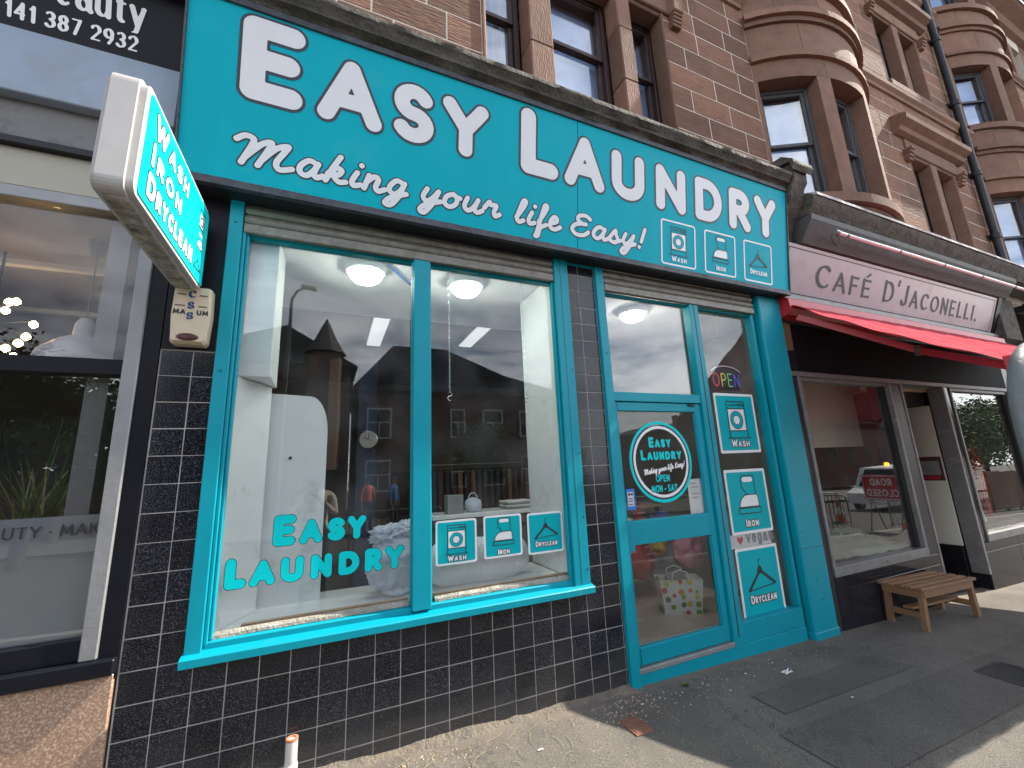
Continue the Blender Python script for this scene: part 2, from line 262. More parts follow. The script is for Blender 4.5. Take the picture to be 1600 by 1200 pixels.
# ------------------------------------------------------------------ mesh helpers
class MB:
    def __init__(s, M=None): s.v = []; s.f = []; s.M = M
    def add(s, vs, fs):
        k = len(s.v)
        s.v += [tuple(s.M @ Vector(p)) for p in vs] if s.M else [tuple(p) for p in vs]
        s.f += [tuple(i + k for i in f) for f in fs]; return s
    def box(s, x0, x1, y0, y1, z0, z1, c=0):
        if c <= 0:
            return s.add([(x0, y0, z0), (x1, y0, z0), (x1, y1, z0), (x0, y1, z0), (x0, y0, z1), (x1, y0, z1), (x1, y1, z1), (x0, y1, z1)],
                         [(3, 2, 1, 0), (4, 5, 6, 7), (0, 1, 5, 4), (1, 2, 6, 5), (2, 3, 7, 6), (3, 0, 4, 7)])
        c = min(c, (x1 - x0) * .45, (y1 - y0) * .45, (z1 - z0) * .45)
        cen = ((x0 + x1) / 2, (y0 + y1) / 2, (z0 + z1) / 2); h = ((x1 - x0) / 2, (y1 - y0) / 2, (z1 - z0) / 2)
        vs = []; idx = {}
        for sx in (-1, 1):
            for sy in (-1, 1):
                for sz in (-1, 1):
                    for a in range(3):
                        p = [sx * (h[0] - c), sy * (h[1] - c), sz * (h[2] - c)]; p[a] = (sx, sy, sz)[a] * h[a]
                        idx[(sx, sy, sz, a)] = len(vs); vs.append((cen[0] + p[0], cen[1] + p[1], cen[2] + p[2]))
        fs = []
        for a in range(3):
            b, d = [(1, 2), (2, 0), (0, 1)][a]
            for sg in (-1, 1):
                q = []
                for tb, td in ((-1, -1), (1, -1), (1, 1), (-1, 1)):
                    k = [0, 0, 0]; k[a] = sg; k[b] = tb; k[d] = td; q.append(idx[(*k, a)])
                fs.append(tuple(q if sg > 0 else q[::-1]))
            for tb in (-1, 1):
                for td in (-1, 1):
                    k0 = [0, 0, 0]; k0[a] = -1; k0[b] = tb; k0[d] = td; k1 = list(k0); k1[a] = 1
                    q = (idx[(*k0, b)], idx[(*k1, b)], idx[(*k1, d)], idx[(*k0, d)])
                    fs.append(q if tb * td < 0 else q[::-1])
        for sx in (-1, 1):
            for sy in (-1, 1):
                for sz in (-1, 1):
                    q = tuple(idx[(sx, sy, sz, a)] for a in range(3)); fs.append(q if sx * sy * sz > 0 else q[::-1])
        return s.add(vs, fs)
    def tube(s, pts, r, n=8, caps=True):
        pts = [Vector(p) for p in pts]; rs = r if isinstance(r, (list, tuple)) else [r] * len(pts)
        up = None; vs = []; fs = []
        for i, p in enumerate(pts):
            d = (pts[min(i + 1, len(pts) - 1)] - pts[max(i - 1, 0)]).normalized()
            if up is None: up = d.orthogonal().normalized()
            up = (up - d * up.dot(d)).normalized(); w = d.cross(up)
            for k in range(n):
                a = 2 * math.pi * k / n; vs.append(p + (up * math.cos(a) + w * math.sin(a)) * rs[i])
        for i in range(len(pts) - 1):
            for k in range(n): fs.append((i * n + k, i * n + (k + 1) % n, (i + 1) * n + (k + 1) % n, (i + 1) * n + k))
        if caps: fs.append(tuple(range(n))[::-1]); fs.append(tuple(range((len(pts) - 1) * n, len(pts) * n)))
        return s.add(vs, fs)
    def bar(s, a, b, w, h, up=(0, 0, 1)):
        a, b = Vector(a), Vector(b); d = (b - a).normalized(); u = Vector(up); u = (u - d * u.dot(d)).normalized(); x = d.cross(u)
        vs = [p + x * i * w / 2 + u * j * h / 2 for p in (a, b) for i, j in ((-1, -1), (1, -1), (1, 1), (-1, 1))]
        return s.add(vs, [(3, 2, 1, 0), (4, 5, 6, 7), (0, 1, 5, 4), (1, 2, 6, 5), (2, 3, 7, 6), (3, 0, 4, 7)])
    def sweep_x(s, prof, x0, x1, seg=1, jit=0):
        """profile of (y,z) closed polygon swept along x"""
        n = len(prof); vs = []; fs = []
        for i in range(seg + 1):
            x = x0 + (x1 - x0) * i / seg
            for (y, z) in prof:
                j = noise.noise(Vector((x * 5, y * 9, z * 9))) * jit if jit else 0
                vs.append((x, y + j, z + j))
        for i in range(seg):
            for k in range(n): fs.append((i * n + k, (i + 1) * n + k, (i + 1) * n + (k + 1) % n, i * n + (k + 1) % n))
        fs.append(tuple(range(n))); fs.append(tuple(range(seg * n, seg * n + n))[::-1])
        return s.add(vs, fs)
    def prism(s, poly, y0, y1):
        """polygon in x,z extruded along y"""
        n = len(poly); vs = [(x, y0, z) for x, z in poly] + [(x, y1, z) for x, z in poly]
        fs = [tuple(range(n)), tuple(range(n, 2 * n))[::-1]] + [(i, i + n, (i + 1) % n + n, (i + 1) % n) for i in range(n)]
        return s.add(vs, fs)
    def lathe(s, prof, c=(0, 0, 0), n=20, axis='z', cap=True):
        vs = []; fs = []; m = len(prof)
        for r, z in prof:
            for k in range(n):
                a = 2 * math.pi * k / n
                p = (r * math.cos(a), r * math.sin(a), z) if axis == 'z' else (r * math.cos(a), z, r * math.sin(a))
                vs.append((c[0] + p[0], c[1] + p[1], c[2] + p[2]))
        for i in range(m - 1):
            for k in range(n): fs.append((i * n + k, i * n + (k + 1) % n, (i + 1) * n + (k + 1) % n, (i + 1) * n + k))
        if cap: fs.append(tuple(range(n))[::-1]); fs.append(tuple(range((m - 1) * n, m * n)))
        return s.add(vs, fs)
    def mesh(s, name):
        me = bpy.data.meshes.new(name); me.from_pydata(s.v, [], s.f); me.validate(); me.update(); return me
def fixn(me):
    bm = bmesh.new(); bm.from_mesh(me); bmesh.ops.recalc_face_normals(bm, faces=bm.faces); bm.to_mesh(me); bm.free(); return me
BASE = {}
def ob(name, mb, mat, parent=None, loc=None, smooth=False, label=None):
    me = mb if isinstance(mb, bpy.types.Mesh) else fixn(mb.mesh(name))
    if mat and not me.materials: me.materials.append(MATS[mat])
    if smooth:
        me.shade_smooth() if smooth is True else me.set_sharp_from_angle(angle=smooth)
    o = bpy.data.objects.new(name, me); COL.objects.link(o)
    L = Vector(loc) if loc else Vector((0, 0, 0))
    if parent:
        o.parent = parent; BASE[o.name] = L
        o.location = L - BASE.get(parent.name, Vector((0, 0, 0)))
    else: o.location = L; BASE[o.name] = L
    if label: o['label'] = label
    return o
def thing(name, label, cat, loc, group=None):
    o = bpy.data.objects.new(name, None); COL.objects.link(o); o.location = loc; o.empty_display_size = .1
    BASE[o.name] = Vector(loc); o['label'] = label; o['category'] = cat
    if group: o['group'] = group
    return o
def tag(o, label, cat, group=None):
    o['label'] = label; o['category'] = cat
    if group: o['group'] = group
    return o
def struct(name, mb, mat, parent=None, smooth=False):
    o = ob(name, mb, mat, parent, smooth=smooth)
    if not parent: o['kind'] = 'structure'
    return o
def gz(x, y=0): return -0.026 * x + 0.014 * y
def pane(name, x0, x1, y, z0, z1, mat, parent, t=.006): return ob(name, MB().box(x0, x1, y, y + t, z0, z1), mat, parent)

# ------------------------------------------------------------------ lettering: strokes turned into flat vinyl shapes
def arc(cx, cy, rx, ry, a0, a1, n=12):
    return [(cx + rx * math.cos(math.radians(a0 + (a1 - a0) * i / n)), cy + ry * math.sin(math.radians(a0 + (a1 - a0) * i / n))) for i in range(n + 1)]
GL = {
 'A': (.80, [[(0, 0), (.4, 1), (.8, 0)], [(.16, .32), (.64, .32)]]),
 'B': (.62, [[(0, 0), (0, 1), (.3, 1)] + arc(.3, .76, .27, .24, 90, -90) + [(0, .52)], [(.3, .52)] + arc(.32, .26, .3, .26, 90, -90) + [(0, 0)]]),
 'C': (.72, [arc(.42, .5, .42, .5, 48, 312, 20)]),
 'D': (.74, [[(0, 0), (0, 1), (.28, 1)] + arc(.28, .5, .46, .5, 90, -90, 16) + [(0, 0)]]),
 'E': (.56, [[(.56, 1), (0, 1), (0, 0), (.56, 0)], [(0, .51), (.5, .51)]]),
 'F': (.54, [[(.54, 1), (0, 1), (0, 0)], [(0, .52), (.46, .52)]]),
 'H': (.68, [[(0, 0), (0, 1)], [(.68, 0), (.68, 1)], [(0, .5), (.68, .5)]]),
 'I': (.0, [[(0, 0), (0, 1)]]),
 'J': (.42, [[(.42, 1), (.42, .22)] + arc(.2, .22, .22, .24, 0, -160, 8)]),
 'K': (.64, [[(0, 0), (0, 1)], [(.6, 1), (0, .42)], [(.2, .6), (.64, 0)]]),
 'L': (.52, [[(0, 1), (0, 0), (.52, 0)]]),
 'M': (.90, [[(0, 0), (.08, 1), (.45, .2), (.82, 1), (.9, 0)]]),
 'N': (.68, [[(0, 0), (0, 1), (.68, 0), (.68, 1)]]),
 'O': (.86, [arc(.43, .5, .43, .5, 0, 360, 28)]),
 'P': (.58, [[(0, 0), (0, 1), (.28, 1)] + arc(.3, .74, .28, .26, 90, -90) + [(0, .48)]]),
 'R': (.62, [[(0, 0), (0, 1), (.28, 1)] + arc(.3, .74, .28, .26, 90, -90) + [(0, .48)], [(.28, .48), (.62, 0)]]),
 'S': (.60, [arc(.31, .745, .285, .255, 28, 270, 14) + arc(.30, .245, .30, .245, 90, -152, 14)]),
 'T': (.70, [[(0, 1), (.7, 1)], [(.35, 1), (.35, 0)]]),
 'U': (.66, [[(0, 1), (0, .33)] + arc(.33, .33, .33, .33, 180, 360, 14) + [(.66, 1)]]),
 'V': (.72, [[(0, 1), (.36, 0), (.72, 1)]]),
 'W': (1.06, [[(0, 1), (.26, 0), (.53, .85), (.8, 0), (1.06, 1)]]),
 'X': (.68, [[(0, 0), (.68, 1)], [(0, 1), (.68, 0)]]),
 'Y': (.72, [[(0, 1), (.36, .48), (.72, 1)], [(.36, .48), (.36, 0)]]),
 '-': (.3, [[(0, .4), (.3, .4)]]), '.': (.0, [[(0, 0), (0, .01)]]), "'": (.0, [[(.03, 1), (-.03, .74)]]), '*': (.1, [[(.05, .4), (.05, .42)]]),
 '1': (.2, [[(0, .8), (.2, 1), (.2, 0)]]), '2': (.55, [arc(.27, .73, .27, .27, 165, -35, 12) + [(0, 0), (.55, 0)]]),
 '3': (.52, [arc(.25, .76, .24, .24, 150, -85, 10) + arc(.25, .26, .27, .26, 85, -150, 12)]),
 '4': (.58, [[(.44, 0), (.44, 1), (0, .3), (.58, .3)]]), '7': (.52, [[(0, 1), (.52, 1), (.18, 0)]]),
 '8': (.5, [arc(.25, .76, .22, .24, -90, 270, 18), arc(.25, .26, .25, .26, 90, 450, 18)]),
 '9': (.52, [arc(.26, .7, .26, .3, 0, 360, 18), [(.52, .7), (.5, .35), (.3, 0)]]),
 'e': (.46, [[(.02, .36), (.45, .36)] + arc(.235, .33, .215, .33, 10, 310, 16)]), 'a': (.46, [arc(.2, .2, .2, .2, 0, 360, 14), arc(.22, .44, .2, .22, 150, 0, 8) + [(.42, .1), (.48, 0)]]),
 'u': (.46, [[(0, .66), (0, .2)] + arc(.2, .2, .2, .2, 180, 350, 8), [(.42, .66), (.42, 0)]]), 't': (.32, [[(.12, .92), (.12, .15)] + arc(.26, .15, .14, .15, 180, 300, 6), [(0, .66), (.32, .66)]]),
 'y': (.48, [[(0, .66), (.24, .04)], [(.48, .66), (.2, -.22), (.04, -.28)]]), 'v': (.46, [[(0, .66), (.23, 0), (.46, .66)]]), 'n': (.42, [[(0, 0), (0, .66)], [(0, .4)] + arc(.21, .44, .21, .2, 170, 0, 8) + [(.42, 0)]]), 'g': (.44, [arc(.2, .34, .2, .32, 0, 360, 14), [(.42, .64), (.42, -.12)] + arc(.21, -.12, .21, .16, 0, -160, 8)]),
}
def cr_spline(P, n=7):
    out = []
    for i in range(len(P) - 1):
        p0 = P[max(i - 1, 0)]; p1 = P[i]; p2 = P[i + 1]; p3 = P[min(i + 2, len(P) - 1)]
        for k in range(n):
            t = k / n
            out.append(tuple(.5 * (2 * p1[j] + (p2[j] - p0[j]) * t + (2 * p0[j] - 5 * p1[j] + 4 * p2[j] - p3[j]) * t * t + (3 * p1[j] - p0[j] - 3 * p2[j] + p3[j]) * t ** 3) for j in (0, 1)))
    out.append(P[-1]); return out
SC = {  # brush script, slanted to the right already; cap height 1
 'M': (1.5, [[(.02, .80), (.22, .98), (.42, .93), (.40, .70), (.16, .02)], [(.24, .22), (.62, .78), (.86, .93), (.84, .74), (.56, .02)], [(.66, .25), (1.0, .75), (1.30, .92), (1.22, .70), (1.02, .26), (1.10, .03), (1.42, .14)]]),
 'E': (.86, [[(.84, .86), (.66, .99), (.40, .92), (.34, .72), (.52, .58), (.66, .58)], [(.52, .58), (.22, .46), (.10, .22), (.26, .02), (.56, .04), (.76, .22)]]),
 'a': (.62, [[(.50, .52), (.30, .60), (.08, .36), (.06, .12), (.22, .03), (.40, .22), (.54, .52)], [(.54, .54), (.44, .20), (.50, .03), (.68, .14)]]),
 'k': (.62, [[(.46, 1.0), (.26, .55), (.06, .02)], [(.12, .28), (.34, .55), (.50, .50), (.42, .32), (.26, .28), (.42, .05), (.62, .10)]]),
 'i': (.36, [[(.26, .56), (.12, .22), (.16, .04), (.36, .12)], [(.38, .86), (.385, .87)]]),
 'n': (.66, [[(.18, .56), (.04, .03)], [(.10, .28), (.34, .55), (.46, .46), (.38, .16), (.46, .02), (.66, .14)]]),
 'g': (.60, [[(.50, .52), (.30, .60), (.10, .36), (.08, .14), (.24, .05), (.42, .24), (.54, .52)], [(.54, .54), (.36, -.02), (.12, -.40), (-.06, -.36), (.12, -.12), (.60, .14)]]),
 'y': (.62, [[(.20, .56), (.08, .24), (.16, .06), (.34, .18), (.56, .54)], [(.56, .54), (.36, -.02), (.12, -.42), (-.02, -.34), (.16, -.10), (.62, .14)]]),
 'o': (.56, [[(.34, .58), (.12, .42), (.06, .14), (.22, .02), (.42, .18), (.46, .44), (.34, .58)], [(.40, .50), (.56, .46)]]),
 'u': (.66, [[(.18, .56), (.08, .20), (.18, .03), (.36, .18), (.54, .54)], [(.54, .56), (.42, .16), (.50, .02), (.68, .14)]]),
 'r': (.50, [[(.02, .30), (.20, .60), (.24, .48), (.44, .50), (.36, .20), (.40, .03), (.56, .14)]]),
 'l': (.36, [[(.06, .20), (.34, .70), (.44, .98), (.34, 1.0), (.20, .60), (.08, .18), (.16, .02), (.34, .12)]]),
 'f': (.44, [[(.10, .20), (.36, .70), (.46, .98), (.36, 1.0), (.22, .50), (.02, -.30), (-.04, -.46), (.08, -.40), (.16, -.06), (.42, .14)]]),
 'e': (.50, [[(.10, .26), (.34, .38), (.36, .54), (.24, .58), (.08, .32), (.10, .06), (.28, .02), (.50, .16)]]),
 's': (.50, [[(.02, .16), (.30, .60), (.34, .40), (.40, .16), (.26, .01), (.06, .08)], [(.30, .04), (.52, .16)]]),
 '!': (.30, [[(.40, 1.0), (.22, .34)], [(.12, .04), (.125, .05)]]),
}
def segs_of(ch, h, r, style='round'):
    w, strokes = (SC if style == 'script' else GL)[ch]; S = []
    sk = h if style == 'script' else max(h - 2 * r, h * .5); o = 0 if style == 'script' else r
    for P in strokes:
        if style == 'script': P = cr_spline(P)
        P = [(x * sk + o, y * sk + o) for x, y in P]
        for i in range(len(P) - 1):
            a, b = P[i], P[i + 1]; L = math.hypot(b[0] - a[0], b[1] - a[1]) + 1e-9
            rr = r
            if style == 'serif':
                th = math.atan2(b[1] - a[1], b[0] - a[0]); rr = r * (.28 + .72 * abs(math.sin(th - math.radians(18))))
            S.append((a[0], a[1], b[0], b[1], rr))
        if style == 'serif' and ch not in "OCS.'*3":
            for e, nb in ((P[0], P[1]), (P[-1], P[-2])):
                if abs(nb[1] - e[1]) > abs(nb[0] - e[0]) * .9 and (abs(e[1] - o) < .03 * h or abs(e[1] - o - sk) < .03 * h or abs(e[1] - o - .66 * sk) < .03 * h):
                    S.append((e[0] - h * .075, e[1], e[0] + h * .075, e[1], r * .3))
            if ch in 'EFL':
                for e in P:
                    if e[0] > .3 * h: S.append((e[0], e[1] - h * .055, e[0], e[1] + h * .055, r * .3))
    return S, w * sk + 2 * o
def fill(S, off, h):
    """outline of round-brushed strokes -> flat polygons (2D)"""
    A = np.array(S); m = (A[:, 4] + off).max() + 2 * h
    x0 = min(A[:, 0].min(), A[:, 2].min()) - m; x1 = max(A[:, 0].max(), A[:, 2].max()) + m
    y0 = min(A[:, 1].min(), A[:, 3].min()) - m; y1 = max(A[:, 1].max(), A[:, 3].max()) + m
    nx = int((x1 - x0) / h) + 2; ny = int((y1 - y0) / h) + 2
    X = x0 + np.arange(nx) * h; Y = y0 + np.arange(ny) * h; GX, GY = np.meshgrid(X, Y, indexing='ij'); D = np.full(GX.shape, 1e9)
    for ax, ay, bx, by, r in S:
        ddx, ddy = bx - ax, by - ay; L2 = ddx * ddx + ddy * ddy + 1e-12
        t = np.clip(((GX - ax) * ddx + (GY - ay) * ddy) / L2, 0, 1)
        D = np.minimum(D, np.hypot(GX - ax - t * ddx, GY - ay - t * ddy) - r - off)
    ins = D < 0; vs = []; fs = []; vid = {}
    def V(key, p):
        if key not in vid: vid[key] = len(vs); vs.append(p)
        return vid[key]
    for j in range(ny - 1):
        i = 0
        while i < nx - 1:
            c = ((i, j), (i + 1, j), (i + 1, j + 1), (i, j + 1)); k = [ins[q] for q in c]
            if not any(k): i += 1; continue
            if all(k):
                e = i
                while e < nx - 1 and ins[e, j] and ins[e + 1, j] and ins[e, j + 1] and ins[e + 1, j + 1]: e += 1
                fs.append((V((i, j), (X[i], Y[j])), V((e, j), (X[e], Y[j])), V((e, j + 1), (X[e], Y[j + 1])), V((i, j + 1), (X[i], Y[j + 1])))); i = e; continue
            poly = []
            for q in range(4):
                a, b = c[q], c[(q + 1) % 4]
                if ins[a]: poly.append(V(a, (X[a[0]], Y[a[1]])))
                if ins[a] != ins[b]:
                    t = D[a] / (D[a] - D[b]); ky = (a, b) if a < b else (b, a)
                    poly.append(V(ky, (X[a[0]] + (X[b[0]] - X[a[0]]) * t, Y[a[1]] + (Y[b[1]] - Y[a[1]]) * t)))
            if len(poly) > 2: fs.append(tuple(poly))
            i += 1
    return vs, fs
class Plane:
    """a flat printed face in the place: origin, right, up, outward normal"""
    def __init__(s, O, U, V, N): s.O, s.U, s.V, s.N = map(Vector, (O, U, V, N))
    def p(s, u, v, d=0): return s.O + s.U * u + s.V * v + s.N * d
    def put(s, mb, vs, fs, d): mb.add([s.p(a, b, d) for a, b in vs], fs)
def put_text(pl, txt, u, v, h, r, style='round', small=.78, gap=.12, off=0, d=.002, mb=None, res=26, slope=0, scx=1, width=None):
    """one mesh holding a run of small lettering; returns its length"""
    cur = 0; out = []
    for k, ch in enumerate(txt):
        if ch == ' ': cur += h * .38; continue
        first = k == 0 or txt[k - 1] == ' '; hh = h if (first or small == 1) else h * small
        accent = ch == 'É'; S, w = segs_of('E' if accent else ch, hh, r * (1 if first or style == 'script' else max(small, .85)), style)
        if accent: S.append((w * .45, hh * 1.10, w * .75, hh * 1.28, r * .45))
        out.append((cur, S)); cur += w + h * gap
    total = cur - h * gap; sc = scx if width is None else width / total
    if mb is not None:
        allS = []
        for cx0, S in out:
            S2 = [((a + cx0) * sc + u, b + v + slope * ((a + cx0) * sc), (c + cx0) * sc + u, dd + v + slope * ((c + cx0) * sc), rr) for a, b, c, dd, rr in S]
            if style == 'script': allS += S2; continue
            vs, fs = fill(S2, off, h / res); pl.put(mb, vs, fs, d)
        if allS: pl.put(mb, *fill(allS, off, h / res), d)
    return total * sc
def rrect(u0, u1, v0, v1, r):
    return [(x, y) for cxx, cyy, a in ((u1 - r, v1 - r, 0), (u0 + r, v1 - r, 90), (u0 + r, v0 + r, 180), (u1 - r, v0 + r, 270)) for x, y in arc(cxx, cyy, r, r, a, a + 90, 6)]
def poly(pl, mb, pts, d): mb.add([pl.p(a, b, d) for a, b in pts], [tuple(range(len(pts)))])
def lines(pl, mb, Ps, r, d, off=0, res=None):
    S = [(a[0], a[1], b[0], b[1], r) for P in Ps for a, b in zip(P[:-1], P[1:])]
    vs, fs = fill(S, off, res or max(r * .55, .0022)); pl.put(mb, vs, fs, d)
def ring(pl, mb, cu_, cv, ra, rb, d, n=40):
    vs = [(cu_ + r * math.cos(2 * math.pi * k / n), cv + r * math.sin(2 * math.pi * k / n)) for r in (ra, rb) for k in range(n)]
    pl.put(mb, vs, [(k, (k + 1) % n, n + (k + 1) % n, n + k) for k in range(n)], d)
def icon(pl, kind, s, hw, hh, parent, word, d=.004, fillmat='white_bright', linemat='ink', dark=True):
    """wash / iron / dryclean pictogram centred on (0,0) of pl; hw, hh half sizes"""
    W = MB(); K = MB(); Tl = MB(); lw = s * .008
    if kind == 'wash':
        poly(pl, W, [(-s * .2, -s * .13), (s * .2, -s * .13), (s * .2, s * .24), (-s * .2, s * .24)], d)
        ring(pl, Tl, -s * .01, s * .05, s * .155, s * .085, d + .0012)
        lines(pl, K, [[(-s * .22, -s * .26), (-s * .22, s * .38), (s * .22, s * .38), (s * .22, -s * .26)], [(-s * .22, s * .25), (s * .22, s * .25)], [(-s * .28, -s * .265), (s * .28, -s * .265)], [(-s * .17, s * .315), (s * .02, s * .315)], [(-s * .22, -s * .14), (s * .22, -s * .14)]], lw, d + .002)
        lines(pl, K, [arc(s * q, s * .32, s * .022, s * .022, 0, 360, 10) for q in (.07, .13, .19)] + [arc(-s * .01, s * .05, s * .155, s * .155, 0, 360, 28), arc(-s * .01, s * .05, s * .085, s * .085, 0, 360, 24)], lw * .8, d + .002)
    elif kind == 'iron':
        body = [(-s * .23, -s * .10)] + arc(-s * .02, -s * .10, s * .21, s * .2, 180, 92, 8) + arc(s * .17, s * .04, s * .06, s * .06, 90, 0, 5) + [(s * .24, -s * .10)]
        poly(pl, W, body, d); lines(pl, W, [[(-s * .06, s * .35), (s * .12, s * .35)]], s * .04, d)
        lines(pl, K, [body + [body[0]], [(-s * .27, -s * .16)] + arc(-s * .24, -s * .16, s * .035, s * .045, 90, 270, 6) + [(s * .25, -s * .205)] + arc(s * .25, -s * .16, s * .03, s * .045, -90, 90, 6) + [(-s * .24, -s * .115)],
                       [(-s * .02, s * .1), (-s * .13, s * .22)] + arc(-s * .06, s * .35, s * .08, s * .07, 200, 100, 6) + [(s * .12, s * .42)] + arc(s * .12, s * .35, s * .07, s * .07, 80, 0, 5) + [(s * .19, s * .1)]], lw, d + .002)
    else:
        lines(pl, K, [[(-s * .30, -s * .12), (0, s * .16), (s * .32, -s * .06)]], s * .022, d + .002); lines(pl, K, [[(-s * .3, -s * .125), (s * .33, -s * .075)]], lw, d + .002)
        lines(pl, K, [[(-s * .035, s * .135), (0, s * .2), (s * .035, s * .135)]], s * .035, d + .0022)
        lines(pl, K, [[(0, s * .2), (0, s * .27)] + arc(s * .02, s * .3, s * .03, s * .03, 200, 30, 6)], lw * .7, d + .002)
    T = MB(); TK = MB(); th = s * .13; wd = {'wash': .44, 'iron': .30, 'dryclean': .60}[kind] * s
    for m_, off_, d_ in ((TK, s * .012, d + .002), (T, 0, d + .0032)): put_text(pl, word, -wd / 2, -s * .42 if kind != 'dryclean' else -s * .32, th, s * .0135, 'round', .8, .16, off_, d_, m_, 16, width=wd)
    if kind == 'wash': ob('drum_ring', Tl, 'teal_vinyl', parent)
    if kind != 'dryclean': ob('icon_fill', W, fillmat, parent)
    ob('icon_outline', K, linemat, parent)
    if dark: ob('lettering_outline', TK, linemat, parent)
    ob('lettering', T, fillmat, parent)

# ================================================================== ground
def sheet(x0, x1, y0, y1, dz, nx=2, ny=2, jit=0, rag=0):
    mb = MB(); vs = []; fs = []
    for i in range(nx + 1):
        for j in range(ny + 1):
            x = x0 + (x1 - x0) * i / nx; y = y0 + (y1 - y0) * j / ny
            if rag and j in (0, ny): y += noise.noise(Vector((x * 2.5, j, 3))) * rag
            if rag and i in (0, nx): x += noise.noise(Vector((y * 2.5, i, 9))) * rag
            z = gz(x, y) + dz
            if jit: z += noise.noise(Vector((x * .9, y * .9, 0))) * jit
            vs.append((x, y, z))
    for i in range(nx):
        for j in range(ny): a = i * (ny + 1) + j; fs.append((a, a + ny + 1, a + ny + 2, a + 1))
    return mb.add(vs, fs)
struct('pavement', sheet(-14, 46, -3.7, .12, 0, 120, 16, .006), 'asphalt', smooth=True)
pav = MB(); pav.sweep_x([(-3.86, -.3), (-3.70, -.3), (-3.70, -.06), (-3.72, -.052), (-3.84, -.052), (-3.86, -.07)], -14, 46, 1)
pav.v = [(x, y, z + gz(x, -3.7) + .05) for x, y, z in pav.v]
struct('kerb', pav, 'kerb_stone')
struct('road', sheet(-60, 120, -12.2, -3.86, -.14, 2, 2), 'road')
struct('far_pavement', sheet(-60, 120, -60, -12.2, -.02, 2, 2), 'asphalt')
struct('ground', MB().box(-200, 250, -200, 200, -5.0, -4.8), 'road')
struct('asphalt_patch', sheet(2.05, 9.5, -1.32, -.85, .005, 60, 4, .006, .012), 'asphalt_patch', smooth=True)
struct('asphalt_patch', sheet(2.3, 3.9, -.72, -.46, .005, 30, 4, .006, .02), 'asphalt_patch', smooth=True)
# mortar fillet along the foot of the tiled wall
vs = []; fs = []; n = 90
for i in range(n + 1):
    x = -1.7 + 3.3 * i / n; k = .6 + .5 * noise.noise(Vector((x * 2.2, 0, 0))) + .35 * noise.noise(Vector((x * 9, 4, 0)))
    w = .05 + .07 * max(0, k) + .02 * noise.noise(Vector((x * 14, 8, 0))); h = .018 + .034 * max(0.1, k)
    for t in range(6):
        a = t / 5; y = .02 - (w + .03) * a; z = gz(x, y) - .012 + (h + .012) * (1 - a) ** 1.6 + .006 * noise.noise(Vector((x * 25, y * 25, 1))) * (1 - a)
        vs.append((x, y, z))
for i in range(n):
    for t in range(5): a = i * 6 + t; fs.append((a, a + 6, a + 7, a + 1))
struct('mortar_fillet', MB().add(vs, fs), 'mortar_base', smooth=True)
# grit and small stones lying along the wall
gm = MB()
def pebble(mb, x, y, z, r):
    a = random.random() * 6; vs = [(x + r * math.cos(a + k * 2.09) * random.uniform(.7, 1.3), y + r * math.sin(a + k * 2.09) * random.uniform(.7, 1.3), z) for k in range(3)]
    vs += [(x + random.uniform(-.3, .3) * r, y + random.uniform(-.3, .3) * r, z + r * random.uniform(.6, 1.1))]
    mb.add(vs, [(0, 1, 3), (1, 2, 3), (2, 0, 3)])
for k in range(1500):
    x = random.uniform(-1.4, 1.6) if k % 4 else random.uniform(1.5, 4.2); y = -.10 - abs(random.gauss(0, .16))
    pebble(gm, x, y, gz(x, y) - .001, random.choice((.003, .004, .005, .007)) * random.uniform(.7, 1.5))
for k in range(500):
    x = random.uniform(-.4, 6); y = random.uniform(-1.5, -.1); pebble(gm, x, y, gz(x, y) - .001, random.uniform(.002, .005))
o = ob('grit', gm, 'grit_mat'); o['kind'] = 'stuff'; o['label'] = 'loose grit and small stones along the wall foot'
# cigarette ends, paper scraps
lit = [(2.875, -.347, .05, 'crumpled white tissue scrap on shaded asphalt before the laundry door'), (2.93, -.785, .012, 'tiny pale scrap on dark asphalt patch, farther from the door'), (2.554, -.217, .013, 'small pale scrap near the teal door step'), (1.50, -.22, .012, 'small pale chip beside the foot of the teal door post'), (.62, -.35, .016, 'white pebble-like scrap on sunlit pavement below the window'), (3.4, -.62, .010, 'little white speck on asphalt between scrap and bench')]
for x, y, s, lab in lit:
    mb = MB(); N = 7; vs = []; fs = []
    for i in range(N):
        for j in range(N):
            u, v = (i / (N - 1) - .5) * 2, (j / (N - 1) - .5); q = 1 + .5 * noise.noise(Vector((u * 2 + x * 9, v * 2, y)))
            vs.append((x + u * s * q, y + v * s * q, gz(x, y) + .006 + s * .35 * abs(noise.noise(Vector((u * 2.7, v * 2.7, x * 5))))))
    fs = [(i * N + j, (i + 1) * N + j, (i + 1) * N + j + 1, i * N + j + 1) for i in range(N - 1) for j in range(N - 1) if noise.noise(Vector((i * .7, j * .7, x * 31))) > -.45]
    tag(ob('paper_scrap', mb.add(vs, fs), 'paper_litter'), lab, 'litter', 'litter on the pavement')
# stray dry grass stems
mb = MB()
for k in range(34):
    x = random.uniform(-.3, .95); y = random.uniform(-.5, -.12); a = random.uniform(0, 6.28); L = random.uniform(.05, .16)
    P = [(x + math.cos(a + t * .5) * L * t, y + math.sin(a + t * .5) * L * t, gz(x, y) + .006 + .02 * t * (1 - t)) for t in (0, .33, .66, 1)]; mb.tube(P, .0012, 3)
o = ob('dry_grass', mb, 'grass_straw'); o['kind'] = 'stuff'; o['label'] = 'dry straw stems blown along the pavement edge'
